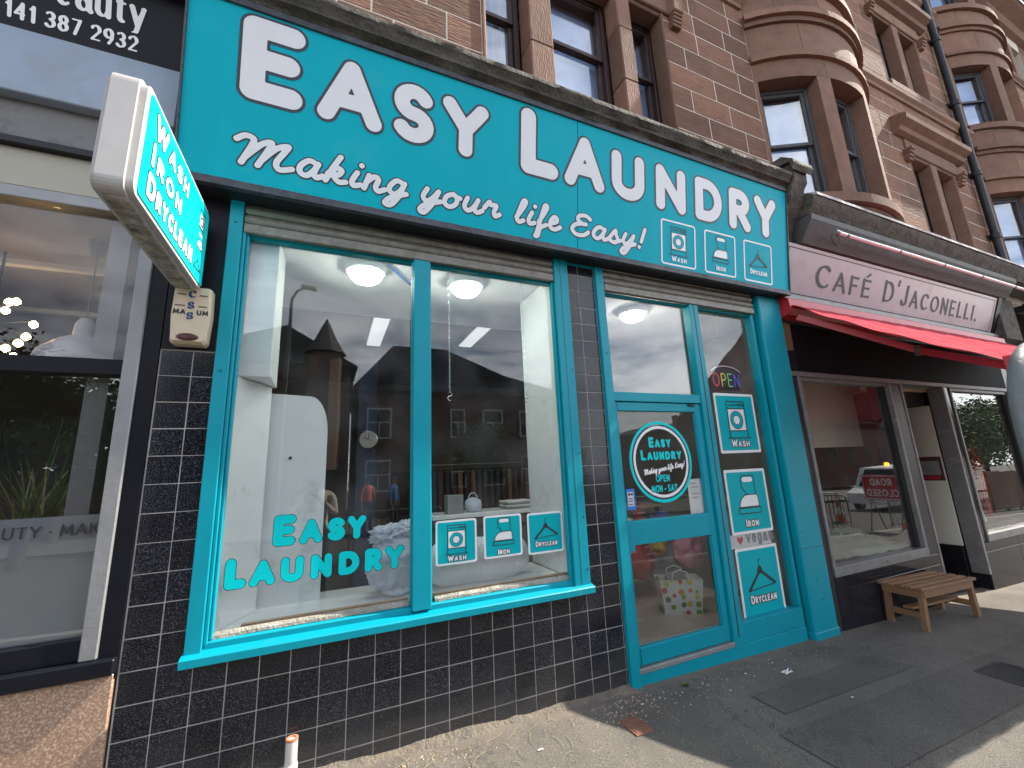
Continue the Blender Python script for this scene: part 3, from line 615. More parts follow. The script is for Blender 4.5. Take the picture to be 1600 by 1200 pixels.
# little weed by the door step
wd = thing('weed', 'small green weed tuft at the foot of the teal door step', 'plant', (1.98, -.15, gz(1.98, -.15)))
mb = MB()
for k in range(22):
    a = k * 2.4; L = random.uniform(.02, .045); c = Vector((1.98, -.15, gz(1.98, -.15))); d = Vector((math.cos(a), math.sin(a), random.uniform(.2, 1.2))).normalized(); s_ = d.cross(Vector((0, 0, 1))).normalized() * .007
    mb.add([c, c + d * L * .5 + s_, c + d * L, c + d * L * .5 - s_], [(0, 1, 2, 3)])
ob('leaves', mb, 'leaf_b', wd)
# iron stopcock cover and gully
ic = thing('stopcock_cover', 'small rusty red iron cover set in sunlit pavement by the shadow edge', 'cover', (1.295, -.395, gz(1.295, -.395)))
M = Matrix.Translation((1.295, -.395, gz(1.295, -.395))) @ Matrix.Rotation(.03, 4, 'Z') @ Matrix.Rotation(.026, 4, 'Y')
ob('frame', MB(M).box(-.072, .072, -.092, .092, -.02, .007, .003), 'iron_cover', ic); ob('lid', MB(M).box(-.058, .058, -.078, .078, 0, .011, .003), 'iron_cover', ic)
rb = MB(M)
for k in range(5): rb.box(-.045, .045, -.062 + k * .03, -.05 + k * .03, .01, .014)
ob('rib', rb, 'iron_cover', ic)
gu = thing('gully_grate', 'dark iron drain grate in the pavement at the right edge', 'drain', (4.45, -1.16, gz(4.45, -1.16)))
M = Matrix.Translation((4.45, -1.16, gz(4.45, -1.16))) @ Matrix.Rotation(.026, 4, 'Y')
fr = MB(M); fr.box(-.22, .22, -.2, -.17, -.05, .012); fr.box(-.22, .22, .17, .2, -.05, .012); fr.box(-.22, -.19, -.17, .17, -.05, .012); fr.box(.19, .22, -.17, .17, -.05, .012)
ob('frame', fr, 'gully_iron', gu)
for k in range(9): ob('bar', MB(M).box(-.172 + k * .042, -.15 + k * .042, -.168, .168, -.04, .011, .003), 'gully_iron', gu)

# ================================================================== laundry shopfront
T = .155
SF = thing('laundry_shopfront', 'teal framed laundry shopfront with black speckled tiles and large window', 'shopfront', (0, 0, gz(0)))
gw = MB(); gw.box(-1.555, 1.565, .0022, .09, -.4, .715); gw.box(-1.555, -1.275, .0022, .09, .715, 3.47); gw.box(1.255, 1.565, .0022, .09, .715, 3.47)
ob('grout_wall', gw, 'grout', SF)
def tile(x0, x1, z0, z1):
    g = .0021
    key = (round(x1 - x0, 3), round(z1 - z0, 3))
    if key not in TM: TM[key] = fixn(MB().box(g, x1 - x0 - g, 0, .013, g, z1 - z0 - g, .0025).mesh('tile'))
    dy_ = random.uniform(-.0007, .0007)
    o = ob('tile', TM[key], 'tile_black', SF, (x0, dy_, z0))
    o.rotation_euler = (random.uniform(-.005, .005), 0, random.uniform(-.005, .005))
TM = {}
Z = lambda j: (j + 4.6) * T
XI = lambda i: (i - 10) * T
for j in range(-6, 0):
    for i in range(0, 21):
        x0, x1 = XI(i), min(XI(i + 1), 1.565)
        if x1 - x0 > .01 and Z(j + 1) > gz(x0) - .02: tile(x0, x1, Z(j), Z(j + 1))
for j in range(0, 11):
    tile(XI(0), XI(1), Z(j), min(Z(j + 1), 2.42)); tile(XI(1), -1.275, Z(j), min(Z(j + 1), 2.42))
for j in range(0, 18):
    zt = min(Z(j + 1), 3.46)
    tile(1.255, XI(19), Z(j), zt); tile(XI(19), 1.562, Z(j), zt)
ob('black_panel', MB().box(-1.553, -1.277, -.006, .0015, 2.425, 3.47), 'black_panel', SF)
# timber frame
def part(name, *bx, mat='teal_paint', c=.004, parent=None):
    mb = MB(); mb.box(*bx, c); return ob(name, mb, mat, parent or SF)
wf = part('window_post', -1.282, -1.205, -.03, .06, .742, 3.46)
ob('screw', MB().lathe([(.006, -.034), (.006, -.029)], (-1.245, 0, 3.30), 8, 'y'), 'ink', wf); ob('screw', MB().lathe([(.006, -.034), (.006, -.029)], (-1.245, 0, 2.30), 8, 'y'), 'ink', wf)
part('window_bead', -1.2045, -1.185, -.012, .05, .775, 3.25); part('window_bead', -1.1845, -1.168, .008, .049, .795, 3.25)
wp = part('window_post', 1.132, 1.27, -.03, .06, .742, 3.46); part('window_bead', 1.112, 1.1315, .0, .05, .775, 3.25)
ob('joint_line', MB().box(1.188, 1.1905, -.0315, -.03, .76, 3.45), 'ink', wp)
for z in (.86, 1.25, 1.75, 2.45, 3.36): ob('screw', MB().lathe([(.006, -.034), (.006, -.029)], (1.245, 0, z), 8, 'y'), 'ink', wp)
part('window_mullion', -.088, .034, -.028, .07, .77, 3.24); part('mullion_bead', -.094, -.0885, .01, .06, .80, 3.24); part('mullion_bead', .0345, .046, .005, .06, .80, 3.24)
sl = MB(); sl.sweep_x([(-.075, .700), (-.075, .738), (-.068, .745), (-.005, .757), (.06, .757), (.06, .700)], -1.29, 1.277, 12, .0015); ob('window_sill', sl, 'teal_paint', SF)
for a, b in ((-1.204, -.089), (.035, 1.131)):
    st = MB(); st.sweep_x([(-.002, .757), (-.002, .785), (.004, .79), (.05, .797), (.05, .757)], a, b, 1); ob('bottom_rail', st, 'teal_paint', SF)
    pt = MB(); pt.sweep_x([(.024, .7955), (.027, .812), (.048, .826), (.06, .826), (.06, .79)], a + .035, b - .01, 60, .006); ob('putty', pt, 'old_putty', SF)
    ob('glazing_bead', MB().box(a + (.16 if a < -1 else .02), b - .01, .058, .085, .80, .838, .003), 'wood_bead', SF)
p1 = pane('window_pane', -1.18, -.09, .052, .80, 3.26, 'glass_shop', SF); p2 = pane('window_pane', .036, 1.125, .052, .80, 3.26, 'glass_shop', SF)
part('head_rail', -1.204, 1.131, .03, .09, 3.235, 3.262, c=.002)
# roller shutters
def shutter(x0, x1, zb, zt):
    s = ob('roller_shutter', MB().box(x0, x1, .005, .03, zb + .01, zt), 'galvanised', SF)
    ob('bottom_bar', MB().box(x0 + .002, x1 - .002, -.022, .012, zb, zb + .068, .006), 'galvanised', s)
    z = zb + .074; k = 0
    while z < zt - .02:
        h = .062; pr = [(.006, z), (-.006, z + .004), (-.016, z + .018), (-.019, z + h * .5), (-.016, z + h - .018), (-.006, z + h - .004), (.006, z + h)]
        ob('slat', MB().sweep_x(pr, x0 + .004, x1 - .004, 1), 'galvanised', s, smooth=.6); z += .068; k += 1
shutter(-1.203, 1.13, 3.245, 3.475); shutter(1.662, 3.70, 3.235, 3.475)
# the doorway: posts, transom light, door, side light
part('door_post', 1.567, 1.653, -.035, .07, gz(1.6) - .03, 3.452)
part('jamb', 1.6535, 1.672, .0, .075, .03, 3.24)
for z in (2.62, 3.30): ob('screw', MB().lathe([(.006, -.039), (.006, -.034)], (1.615, 0, z), 8, 'y'), 'ink', SF)
ob('pilaster_head', MB().box(1.2705, 1.566, -.008, .0015, 3.435, 3.462), 'teal_paint', SF)
part('transom_rail', 1.6725, 2.722, .005, .075, 2.197, 2.282); part('door_mullion', 2.7225, 2.845, -.008, .085, .0, 3.24)
ob('mullion_groove', MB().box(2.775, 2.787, -.0095, -.008, .1, 3.23), 'ink', SF)
part('transom_bead', 1.6725, 2.72, .03, .07, 3.215, 3.24); pane('transom_pane', 1.674, 2.721, .055, 2.283, 3.225, 'glass_top', SF)
D = ob('door', MB().box(1.676, 1.712, .02, .065, .075, 2.192, .003), 'teal_paint', SF, label='teal half glazed laundry door with mid rail')
for nm, b in (('stile', (2.642, 2.718, .02, .065, .075, 2.192)), ('top_rail', (1.7125, 2.6415, .02, .065, 2.112, 2.192)), ('mid_rail', (1.7125, 2.6415, .016, .066, .972, 1.166)), ('bottom_rail', (1.7125, 2.6415, .016, .066, .075, .205))): ob(nm, MB().box(*b, .004), 'teal_paint', D)
ob('lock_plate', MB().box(1.676, 1.755, .011, .0155, .93, 1.175, .003), 'teal_paint', D)
ob('upper_pane', MB().box(1.713, 2.641, .045, .051, 1.167, 2.111), 'glass_door', D); ob('lower_pane', MB().box(1.713, 2.641, .045, .051, .206, .971), 'glass_door', D)
ob('glazing_bead', MB().box(2.628, 2.6415, .03, .044, 1.167, 2.111), 'teal_paint', D); ob('glazing_bead', MB().box(2.628, 2.6415, .03, .044, .206, .971), 'teal_paint', D)
ob('closer_arm', MB().box(2.55, 2.63, .0, .019, 2.17, 2.186), 'dark_metal', D)
ob('threshold_strip', MB().box(1.66, 2.72, -.012, .07, .032, .068, .004), 'aluminium', SF)
st = MB(); st.box(1.655, 3.70, -.005, .1, -.25, .030, .004); ob('door_step', st, 'teal_paint', SF)
pane('side_pane', 2.846, 3.668, .075, .20, 3.23, 'glass_shop', SF)
part('side_bottom_rail', 2.8455, 3.70, .0, .09, .031, .20); part('side_top_rail', 2.8455, 3.66, .03, .085, 3.215, 3.24)
part('side_jamb', 3.668, 3.715, .012, .10, .2005, 3.24); part('side_jamb', 3.7155, 3.75, .03, .10, -.1, 3.24, mat='dark_metal')
rp = part('right_post', 3.752, 4.118, -.05, .1, gz(4) - .03, 3.46, c=.012)
ob('post_seam', MB().box(3.753, 4.117, -.0513, -.0495, .733, .738), 'ink', rp)
for x, z in ((3.82, 3.33), (3.84, 2.35), (3.82, 1.6), (3.8, .9), (3.9, .42), (3.95, .24)): ob('screw', MB().lathe([(.006, -.054), (.006, -.049)], (x, 0, z), 8, 'y'), 'ink', rp)
part('post_plinth', 3.74, 4.128, -.058, .1, -.2, gz(3.9) + .07, c=.01)

# fascia sign (leans out towards the top)
yb, zb, yt, zt_ = -.17, 3.487, -.34, 4.70
SX0, SX1 = -1.555, 4.14
VL = math.hypot(yt - yb, zt_ - zb); SV = Vector((0, (yt - yb) / VL, (zt_ - zb) / VL)); SN = Vector((0, -SV.z, SV.y))
FS = thing('fascia_sign', 'long teal laundry fascia sign with white outlined lettering and three icons', 'shop sign', (1.3, -.17, 3.45))
sp = Plane((0, yb, zb), (1, 0, 0), SV, SN)
def zsv(z): return (z - zb) / SV.z
def wedge(x0, x1, mat, name, parent):
    mb = MB(); pr = [(yb, zb), (yt, zt_), (yt + .03, zt_ + .004), (yb + .03, zb + .004)]
    return ob(name, mb.sweep_x(pr, x0, x1, 1), mat, parent)
wedge(SX0 + .012, 1.2955, 'teal_sign', 'panel', FS); wedge(1.3025, SX1 - .012, 'teal_sign', 'panel', FS)
bx = MB(); bx.sweep_x([(yb + .031, zb - .03), (yt + .031, zt_), (-.0, zt_), (-.0, zb - .03)], SX0 + .002, SX1 - .002, 1); ob('box', bx, 'dark_metal', FS)
bt = MB(); bt.sweep_x([(yb - .012, zb - .034), (yb - .016, zb + .012), (yb - .006, zb + .02), (yb + .03, zb - .002), (yb + .03, zb - .034)], SX0, SX1, 160, .006); ob('bottom_trim', bt, 'trim_dark', FS)
tt = MB(); tt.sweep_x([(yt - .012, zt_ - .03), (yt - .016, zt_ + .012), (yt + .04, zt_ + .014), (yt + .03, zt_ - .03)], SX0, SX1, 1); ob('top_trim', tt, 'trim_dark', FS)
for x0, x1 in ((SX0, SX0 + .011), (SX1 - .011, SX1)):
    e = MB(); e.sweep_x([(yb - .014, zb - .03), (yt - .014, zt_ + .01), (yt + .031, zt_ + .01), (yb + .031, zb - .03)], x0, x1, 1); ob('end_trim', e, 'trim_dark', FS)
def big_letter(ch, x0, x1, z0, h, r):
    S, w = segs_of(ch, h, r); k = (x1 - x0) / w
    S2 = [(a * k + x0, b + zsv(z0), c * k + x0, d_ + zsv(z0), rr) for a, b, c, d_, rr in S]
    lo = MB(); sp.put(lo, *fill(S2, .019, .0085), .002); o_ = ob('letter', lo, 'navy_vinyl', FS)
    wh = MB(); sp.put(wh, *fill(S2, 0, .0085), .004); ob('letter_face', wh, 'white_vinyl', o_)
hb, hs = .575, .455
for ch, a, b, h in (('E', -1.243, -.892, hb), ('A', -.80, -.365, hs + .02), ('S', -.293, .005, hs), ('Y', .072, .455, hs), ('L', .745, 1.095, hb), ('A', 1.16, 1.585, hs + .02), ('U', 1.655, 2.055, hs), ('N', 2.18, 2.58, hs), ('D', 2.70, 3.085, hs), ('R', 3.19, 3.52, hs), ('Y', 3.59, 3.94, hs)):
    big_letter(ch, a, b, 4.065, h, .069 if h == hb else .056)
# script line
cur = 0
words = (('Making', -1.25, -.18), ('your', -.075, .545), ('life', .695, 1.12), ('Easy!', 1.215, 2.02))
for wtxt, xa, xb in words:
    o_ = MB(); f_ = MB(); W0 = put_text(sp, wtxt, 0, 0, .19, .0185, 'script', 1, .07, 0, 0, None)
    k = (xb - xa) / W0
    for mb_, of_, d_ in ((o_, .0095, .002), (f_, 0, .004)): put_text(sp, wtxt, xa, zsv(3.63), .19, .0185, 'script', 1, .07, of_, d_, mb_, 38, scx=k)
    q = ob('script_word', o_, 'navy_vinyl', FS); ob('script_face', f_, 'white_vinyl', q)
for kind, word, u in (('wash', 'WASH', 2.47), ('iron', 'IRON', 3.045), ('dryclean', 'DRYCLEAN', 3.623)):
    pl = Plane(sp.p(u, zsv(3.752)), sp.U, sp.V, sp.N); b_ = MB(); q = rrect(-.218, .218, -.218, .218, .025); lines(pl, b_, [q + [q[0]]], .0085, .003, res=.005)
    r_ = ob('icon_border', b_, 'white_bright', FS); icon(pl, kind, .44, .2, .2, r_, word, .003, dark=False)

# square vinyl stickers on the panes
def sticker(kind, word, cx_, cz_, w, h, y, lab, grp, mat='teal_vinyl'):
    pl = Plane((cx_, y, cz_), (1, 0, 0), (0, 0, 1), (0, -1, 0)); t = thing(kind + '_sticker', lab, 'sticker', (cx_, y, cz_ - h / 2), grp)
    b_ = MB(); q = rrect(-w / 2, w / 2, -h / 2, h / 2, .018); b_.prism([(a + cx_, c + cz_) for a, c in q], y - .0018, y - .0006); ob('border', b_, 'white_bright', t)
    f_ = MB(); poly(pl, f_, rrect(-w / 2 + .014 * w / .3, w / 2 - .014 * w / .3, -h / 2 + .014 * w / .3, h / 2 - .014 * w / .3, .012), .0028); ob('panel', f_, mat, t)
    icon(pl, kind, w * 1.0, w / 2, h / 2, t, word, .0040)
G1 = 'icon stickers along the laundry window'; G2 = 'icon stickers on the side light'
sticker('wash', 'WASH', .232, 1.157, .30, .298, .052, 'square teal washing machine sticker low on the laundry window', G1); sticker('iron', 'IRON', .588, 1.162, .305, .298, .052, 'square teal iron sticker low on the laundry window', G1); sticker('dryclean', 'DRYCLEAN', .943, 1.152, .308, .30, .052, 'square teal coat hanger sticker low on the laundry window', G1)
sticker('wash', 'WASH', 3.275, 2.016, .59, .62, .075, 'large teal washing machine sticker, top of three beside the door', G2); sticker('iron', 'IRON', 3.268, 1.232, .59, .62, .075, 'large teal iron sticker, middle of three beside the door', G2); sticker('dryclean', 'DRYCLEAN', 3.270, .484, .59, .63, .075, 'large teal coat hanger sticker, lowest of three beside the door', G2)
# window name in teal vinyl
wl_ = thing('window_lettering', 'teal laundry name lettering across the lower left window pane', 'lettering', (-.6, .05, 1.03))
wp_ = Plane((0, .052, 0), (1, 0, 0), (0, 0, 1), (0, -1, 0))
for ch, a, b, z0, h, r in (('E', -.910, -.793, 1.245, .178, .0255), ('A', -.767, -.641, 1.245, .142, .0215), ('S', -.612, -.505, 1.245, .14, .0215), ('Y', -.491, -.380, 1.245, .142, .0215),
                           ('L', -1.140, -1.038, 1.033, .166, .0255), ('A', -1.020, -.885, 1.033, .14, .0215), ('U', -.862, -.733, 1.033, .142, .0215), ('N', -.698, -.574, 1.033, .14, .0215), ('D', -.539, -.412, 1.033, .14, .0215), ('R', -.381, -.273, 1.033, .14, .0215), ('Y', -.255, -.134, 1.033, .142, .0215)):
    S, w = segs_of(ch, h, r); k = (b - a) / w; S2 = [(p * k + a, q + z0, s * k + a, t + z0, rr) for p, q, s, t, rr in S]
    lo = MB(); wp_.put(lo, *fill(S2, .0035, .0034), .001); o_ = ob('letter', lo, 'navy_vinyl', wl_); fc = MB(); wp_.put(fc, *fill(S2, 0, .0034), .002); ob('letter_face', fc, 'teal_light', o_)
# round door decal
dd = thing('door_decal', 'round teal and white laundry logo with opening days on the door glass', 'sticker', (2.17, .044, 1.30)); dp = Plane((2.175, .045, 1.655), (1, 0, 0), (0, 0, 1), (0, -1, 0))
b_ = MB(); ring(dp, b_, 0, 0, .365, .338, .001, 72); ob('outer_ring', b_, 'teal_light', dd); b_ = MB(); ring(dp, b_, 0, 0, .322, .297, .001, 72); ob('inner_ring', b_, 'white_bright', dd)
b_ = MB(); put_text(dp, 'EASY', -.13, .125, .095, .0125, 'round', .8, .14, 0, .001, b_, 18, width=.26); put_text(dp, 'LAUNDRY', -.235, .012, .095, .0125, 'round', .8, .14, 0, .001, b_, 18, width=.48); ob('name_lettering', b_, 'teal_light', dd)
b_ = MB(); u_ = -.215
for wtxt, L in (('Making', .15), ('your', .095), ('life', .07), ('Easy!', .12)):
    put_text(dp, wtxt, u_, -.115 + .13 * (u_ + .215), .045, .0045, 'script', 1, .06, 0, .001, b_, 16, slope=.13, width=L); u_ += L + .016
ob('script_lettering', b_, 'white_bright', dd)
b_ = MB(); put_text(dp, 'OPEN', -.09, -.182, .062, .0055, 'round', 1, .14, 0, .001, b_, 18, width=.16); put_text(dp, 'MON - SAT', -.15, -.272, .062, .0055, 'round', 1, .14, 0, .001, b_, 18, width=.30); ob('hours_lettering', b_, 'teal_light', dd)
# notices on the door glass
nt = thing('paper_notice', 'white printed paper notice taped inside the door glass', 'notice', (2.553, .06, 1.17)); ob('sheet', MB().box(2.46, 2.648, .0535, .0545, 1.168, 1.478), 'poster_paper', nt)
tx = MB()
for k, (a, b, z) in enumerate(((2.50, 2.57, 1.44), (2.50, 2.59, 1.405), (2.50, 2.60, 1.345), (2.515, 2.57, 1.31))): tx.box(a, b, .0525, .0532, z - .004, z + .004)
ob('print', tx, 'cloth_grey', nt)
bs = thing('blue_sticker', 'small blue and white card sticker at the left of the door glass', 'sticker', (1.78, .04, 1.25)); ob('panel', MB().box(1.738, 1.83, .042, .0435, 1.255, 1.43), 'sticker_blue', bs); ob('white_field', MB().box(1.750, 1.812, .0405, .0415, 1.285, 1.405), 'poster_paper', bs)
tx = MB(); tx.box(1.757, 1.779, .0395, .0402, 1.375, 1.395); tx.box(1.785, 1.806, .0395, .0402, 1.375, 1.395)
for z in (1.345, 1.325, 1.298): tx.box(1.757, 1.80, .0395, .0402, z, z + .008)
o = ob('print', tx, 'navy_vinyl', bs); o['kind'] = 'stuff'

# ================================================================== laundry interior
il = MB(); il.box(-1.9, -1.8, .095, 6.1, -.2, 3.7); il.box(4.3, 4.4, .11, 6.1, -.2, 3.7); il.box(-1.9, 4.4, 6.1, 6.2, -.2, 3.7)
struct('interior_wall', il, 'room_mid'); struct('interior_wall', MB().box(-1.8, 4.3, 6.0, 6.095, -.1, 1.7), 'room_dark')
struct('interior_ceiling', MB().box(-1.9, 4.4, .095, 1.55, 3.34, 3.7), 'ceiling_white'); struct('interior_ceiling', MB().box(-1.9, 4.4, 1.555, 6.2, 3.56, 3.72), 'room_mid')
fl = struct('shop_floor', MB().box(-1.9, 4.4, .1, 6.2, -.2, -.006), 'room_mid')
ftm = fixn(MB().box(.003, .417, .003, .417, -.012, 0, .002).mesh('floor_tile'))
for i in range(7):
    for j in range(6):
        a = ob('floor_tile', ftm, 'floor_tile', fl, (1.52 + i * .38 - j * .05, .11 + j * .42, 0)); a.rotation_euler = (0, 0, 0)
for ch in [c for c in fl.children]: ch.scale = (.38 / .42, 1, 1)
wb = MB(); wb.box(-1.20, 1.13, .087, .72, .755, .80, .004); struct('window_board', wb, 'white_paint')
struct('window_apron', MB().box(-1.24, 1.56, .66, .70, -.01, .754), 'white_paint')
# white display boards at the left of the window
lb = thing('display_board', 'white painted side boards inside the laundry window, right corner rounded', 'board', (-1.0, .35, .80))
ob('side_panel', MB(Matrix.Translation((-1.185, .09, 0)) @ Matrix.Rotation(math.radians(66), 4, 'Z')).box(0, .40, 0, .02, .801, 2.30, .003), 'white_paint', lb)
pts = [(-1.13, .801), (-.640, .801), (-.640, 1.98)] + [(-.77 + .13 * math.cos(math.radians(a)), 1.98 + .27 * math.sin(math.radians(a))) for a in range(10, 91, 10)] + [(-1.13, 2.27)]
ob('back_panel', MB().prism(pts, .50, .52), 'white_paint', lb)
ob('upper_box', MB().box(-1.2, -1.0, .12, .5, 2.305, 3.33, .004), 'white_paint', lb); ob('cover_strip', MB().box(-1.075, -1.066, .46, .499, .801, 2.27), 'dark_metal', lb)
ob('bolt', MB().lathe([(.012, .49), (.012, .4995)], (-.88, 0, 1.79), 10, 'y'), 'ink', lb)
struct('partition', MB().box(1.14, 1.25, .09, .72, .801, 3.33, .004), 'white_paint')
# round ceiling lamps
for x, y, m_, lab in ((-.405, .42, 'lamp_glow', 'round white ceiling lamp glowing in the left window pane'), (.46, .42, 'lamp_glow', 'round white ceiling lamp glowing in the right window pane'), (2.44, .52, 'lamp_warm', 'round warm ceiling lamp seen through the door transom')):
    t = thing('ceiling_lamp', lab, 'lamp', (x, y, 3.25), 'round ceiling lamps in the laundry'); ob('housing', MB().lathe([(.165, 3.339), (.17, 3.31), (.16, 3.285), (.13, 3.28)], (x, y, 0), 32), 'ceiling_white', t, smooth=True); ob('diffuser', MB().lathe([(.128, 3.282), (.125, 3.25), (.10, 3.222), (.05, 3.208), (.01, 3.205)], (x, y, 0), 32), m_, t, smooth=True)
for x, y, lab in ((-.1, 2.6, 'long pale ceiling fitting seen in the left window pane'), (1.2, 2.3, 'long pale ceiling fitting seen in the right window pane'), (3.3, 3.0, 'long pale ceiling fitting seen through the doorway')):
    t = thing('fluorescent_panel', lab, 'lamp', (x, y, 3.5), 'ceiling fittings at the back of the laundry')
    ob('housing', MB().box(x - .11, x + .11, y - .6, y + .6, 3.51, 3.559, .01), 'ceiling_white', t); ob('diffuser', MB().box(x - .09, x + .09, y - .56, y + .56, 3.495, 3.509), 'tube_glow', t)
# ceiling ribbon, chains with hooks
tag(ob('ribbon_strip', MB().bar((-.24, .30, 3.33), (.0, .62, 3.33), .03, .006), 'sticker_blue'), 'blue strip running across the ceiling behind the mullion', 'strip')
for x, lab in ((.232, 'thin hanging chain with hook, nearer the teal mullion'), (.90, 'thin hanging chain with hook, nearer the right window post')):
    t = thing('hanging_chain', lab, 'chain', (x, .18, 2.2), 'chains hanging in the window'); c = MB()
    for k in range(36):
        z = 2.27 + k * .03; a = k % 2
        P = [(x + (.006 * math.cos(q) if a else 0), .18 + (0 if a else .006 * math.cos(q)), z + .018 * math.sin(q)) for q in [i * 2 * math.pi / 8 for i in range(9)]]; c.tube(P, .0018, 4, False)
    ob('links', c, 'chrome', t)
    P = [(x, .18, 2.27)] + [(x + .018 * math.sin(a), .18, 2.245 - .0 + .018 * math.cos(a) - .005) for a in [i * .5 for i in range(7)]] + [(x - .018 * math.sin(a) * 1.0, .18, 2.208 + .018 * math.cos(a)) for a in [i * .5 for i in range(8)]]
    ob('hook', MB().tube(P, .003, 6), 'chrome', t)
# wrapped laundry in the window
def blob(name, c, r, mat, parent=None, amp=.25, fr=2.2, sub=4, seed=0, flat=0, tie=False):
    bm = bmesh.new(); bmesh.ops.create_icosphere(bm, subdivisions=sub, radius=1)
    for v in bm.verts:
        d = v.co.normalized(); q = d * fr + Vector((seed, seed * 2.3, 0)); n1 = noise.noise(q) * amp + abs(noise.noise(q * 2.7)) * amp * .6 - abs(noise.noise(q * 5.1)) * amp * .35
        p = d * (1 + n1)
        if p.z < -flat and flat: p.z = -flat + (p.z + flat) * .1
        v.co = Vector((c[0] + p.x * r[0], c[1] + p.y * r[1], c[2] + p.z * r[2]))
    me = bpy.data.meshes.new(name); bm.to_mesh(me); bm.free(); return ob(name, me, mat, parent, smooth=True)
t = thing('laundry_bag', 'clear plastic bag stuffed with blue white laundry left of the teal mullion', 'bag', (-.16, .34, .80)); blob('contents', (-.14, .34, 1.0), (.20, .17, .20), 'plastic_bag', t, .16, 3.2, 6, 3, .95); blob('knot', (-.20, .33, 1.21), (.11, .08, .07), 'plastic_bag', t, .5, 3.6, 5, 8); blob('knot', (-.06, .34, 1.235), (.10, .07, .06), 'plastic_bag', t, .5, 3.3, 5, 5)
t = thing('duvet_pack', 'long white wrapped duvet lying on the window board', 'duvet', (.45, .38, .80))
vs = []; fs = []; n, m = 90, 22
for i in range(n + 1):
    u = i / n; x = .06 + .86 * u; e = (1 - abs(2 * u - 1) ** 6) ** .5
    for k in range(m):
        a = 2 * math.pi * k / m; cr_ = 1 + .05 * noise.noise(Vector((x * 34, math.cos(a) * .8, math.sin(a) * .8))) + .08 * noise.noise(Vector((x * 4, math.cos(a) * 2, math.sin(a) * 2)))
        vs.append((x, .36 + .17 * e * cr_ * math.cos(a), max(.802, .96 + .16 * e * cr_ * math.sin(a))))
for i in range(n):
    for k in range(m): fs.append((i * m + k, i * m + (k + 1) % m, (i + 1) * m + (k + 1) % m, (i + 1) * m + k))
fs += [tuple(range(m))[::-1], tuple(range(n * m, n * m + m))]
ob('wrapped_roll', MB().add(vs, fs), 'duvet', t, smooth=True)
# counter behind the window with odds and ends
t = thing('service_counter', 'pale long counter behind the laundry window', 'counter', (1.2, 1.55, 0)); ob('top', MB().box(.35, 2.0, 1.35, 1.8, 1.17, 1.21, .004), 'white_paint', t); ob('front', MB().box(.40, 1.95, 1.42, 1.45, -.005, 1.169), 'room_dark', t)
t = thing('cardboard_box', 'pale box standing on the counter', 'box', (.62, 1.5, 1.21)); ob('body', MB().box(.53, .70, 1.42, 1.58, 1.211, 1.40, .004), 'cloth_grey', t)
t = thing('kettle_bag', 'small white knotted plastic bag on the counter', 'bag', (.83, 1.5, 1.21)); blob('body', (.83, 1.5, 1.28), (.09, .08, .08), 'plastic_bag', t, .3, 2, 3, 4, .85); ob('handle', MB().tube([(.78, 1.5, 1.33)] + [(.83 + .05 * math.cos(a), 1.5, 1.35 + .06 * math.sin(a)) for a in [math.pi - i * .45 for i in range(8)]], .006, 6), 'plastic_bag', t)
t = thing('folded_linen', 'flat folded linen pile at the right end of the counter', 'linen', (1.35, 1.5, 1.21))
for k in range(4): ob('fold', MB().box(1.2, 1.52, 1.42, 1.68, 1.212 + k * .022, 1.232 + k * .022, .009), 'cloth_white' if k % 2 else 'cloth_grey', t)
# blue pillar with clock
tag(ob('blue_pillar', MB().box(-.24, .06, 4.0, 4.3, -.005, 3.55, .01), 'blue_wall'), 'dark blue square pillar deep inside the laundry', 'pillar')
t = thing('wall_clock', 'round white wall clock on the blue pillar', 'clock', (-.07, 3.97, 2.06)); ob('case', MB().lathe([(.14, 3.99), (.15, 3.97), (.135, 3.962)], (-.07, 0, 2.2), 28, 'y'), 'chrome', t, smooth=.5); ob('dial', MB().lathe([(.132, 3.961), (.132, 3.958)], (-.07, 0, 2.2), 28, 'y'), 'white_bright', t); hd = MB(); hd.bar((-.07, 3.954, 2.2), (-.07, 3.954, 2.29), .01, .004, (0, 1, 0)); hd.bar((-.07, 3.954, 2.2), (-.13, 3.954, 2.23), .012, .004, (0, 1, 0)); ob('hands', hd, 'ink', t)
struct('back_partition', MB().box(-1.1, -.25, 4.3, 4.4, -.005, 3.0), 'room_dark'); 
t = thing('clothes_rail', 'dark rail of hanging garments along the back', 'clothes rail', (1.6, 3.4, 0)); ob('rail', MB().tube([(.5, 3.4, 1.75), (2.9, 3.4, 1.75)], .014, 8), 'chrome', t)
for k in range(22):
    x = .6 + k * .1; ob('garment', MB().box(x - .03, x + .03, 3.18, 3.62, .55 + .2 * random.random(), 1.66, .02), random.choice(('cloth_black', 'cloth_black', 'cloth_brown', 'room_dark')), t)
for x in (.5, 2.9): ob('upright', MB().tube([(x, 3.4, -.005), (x, 3.4, 1.75)], .014, 8), 'chrome', t)
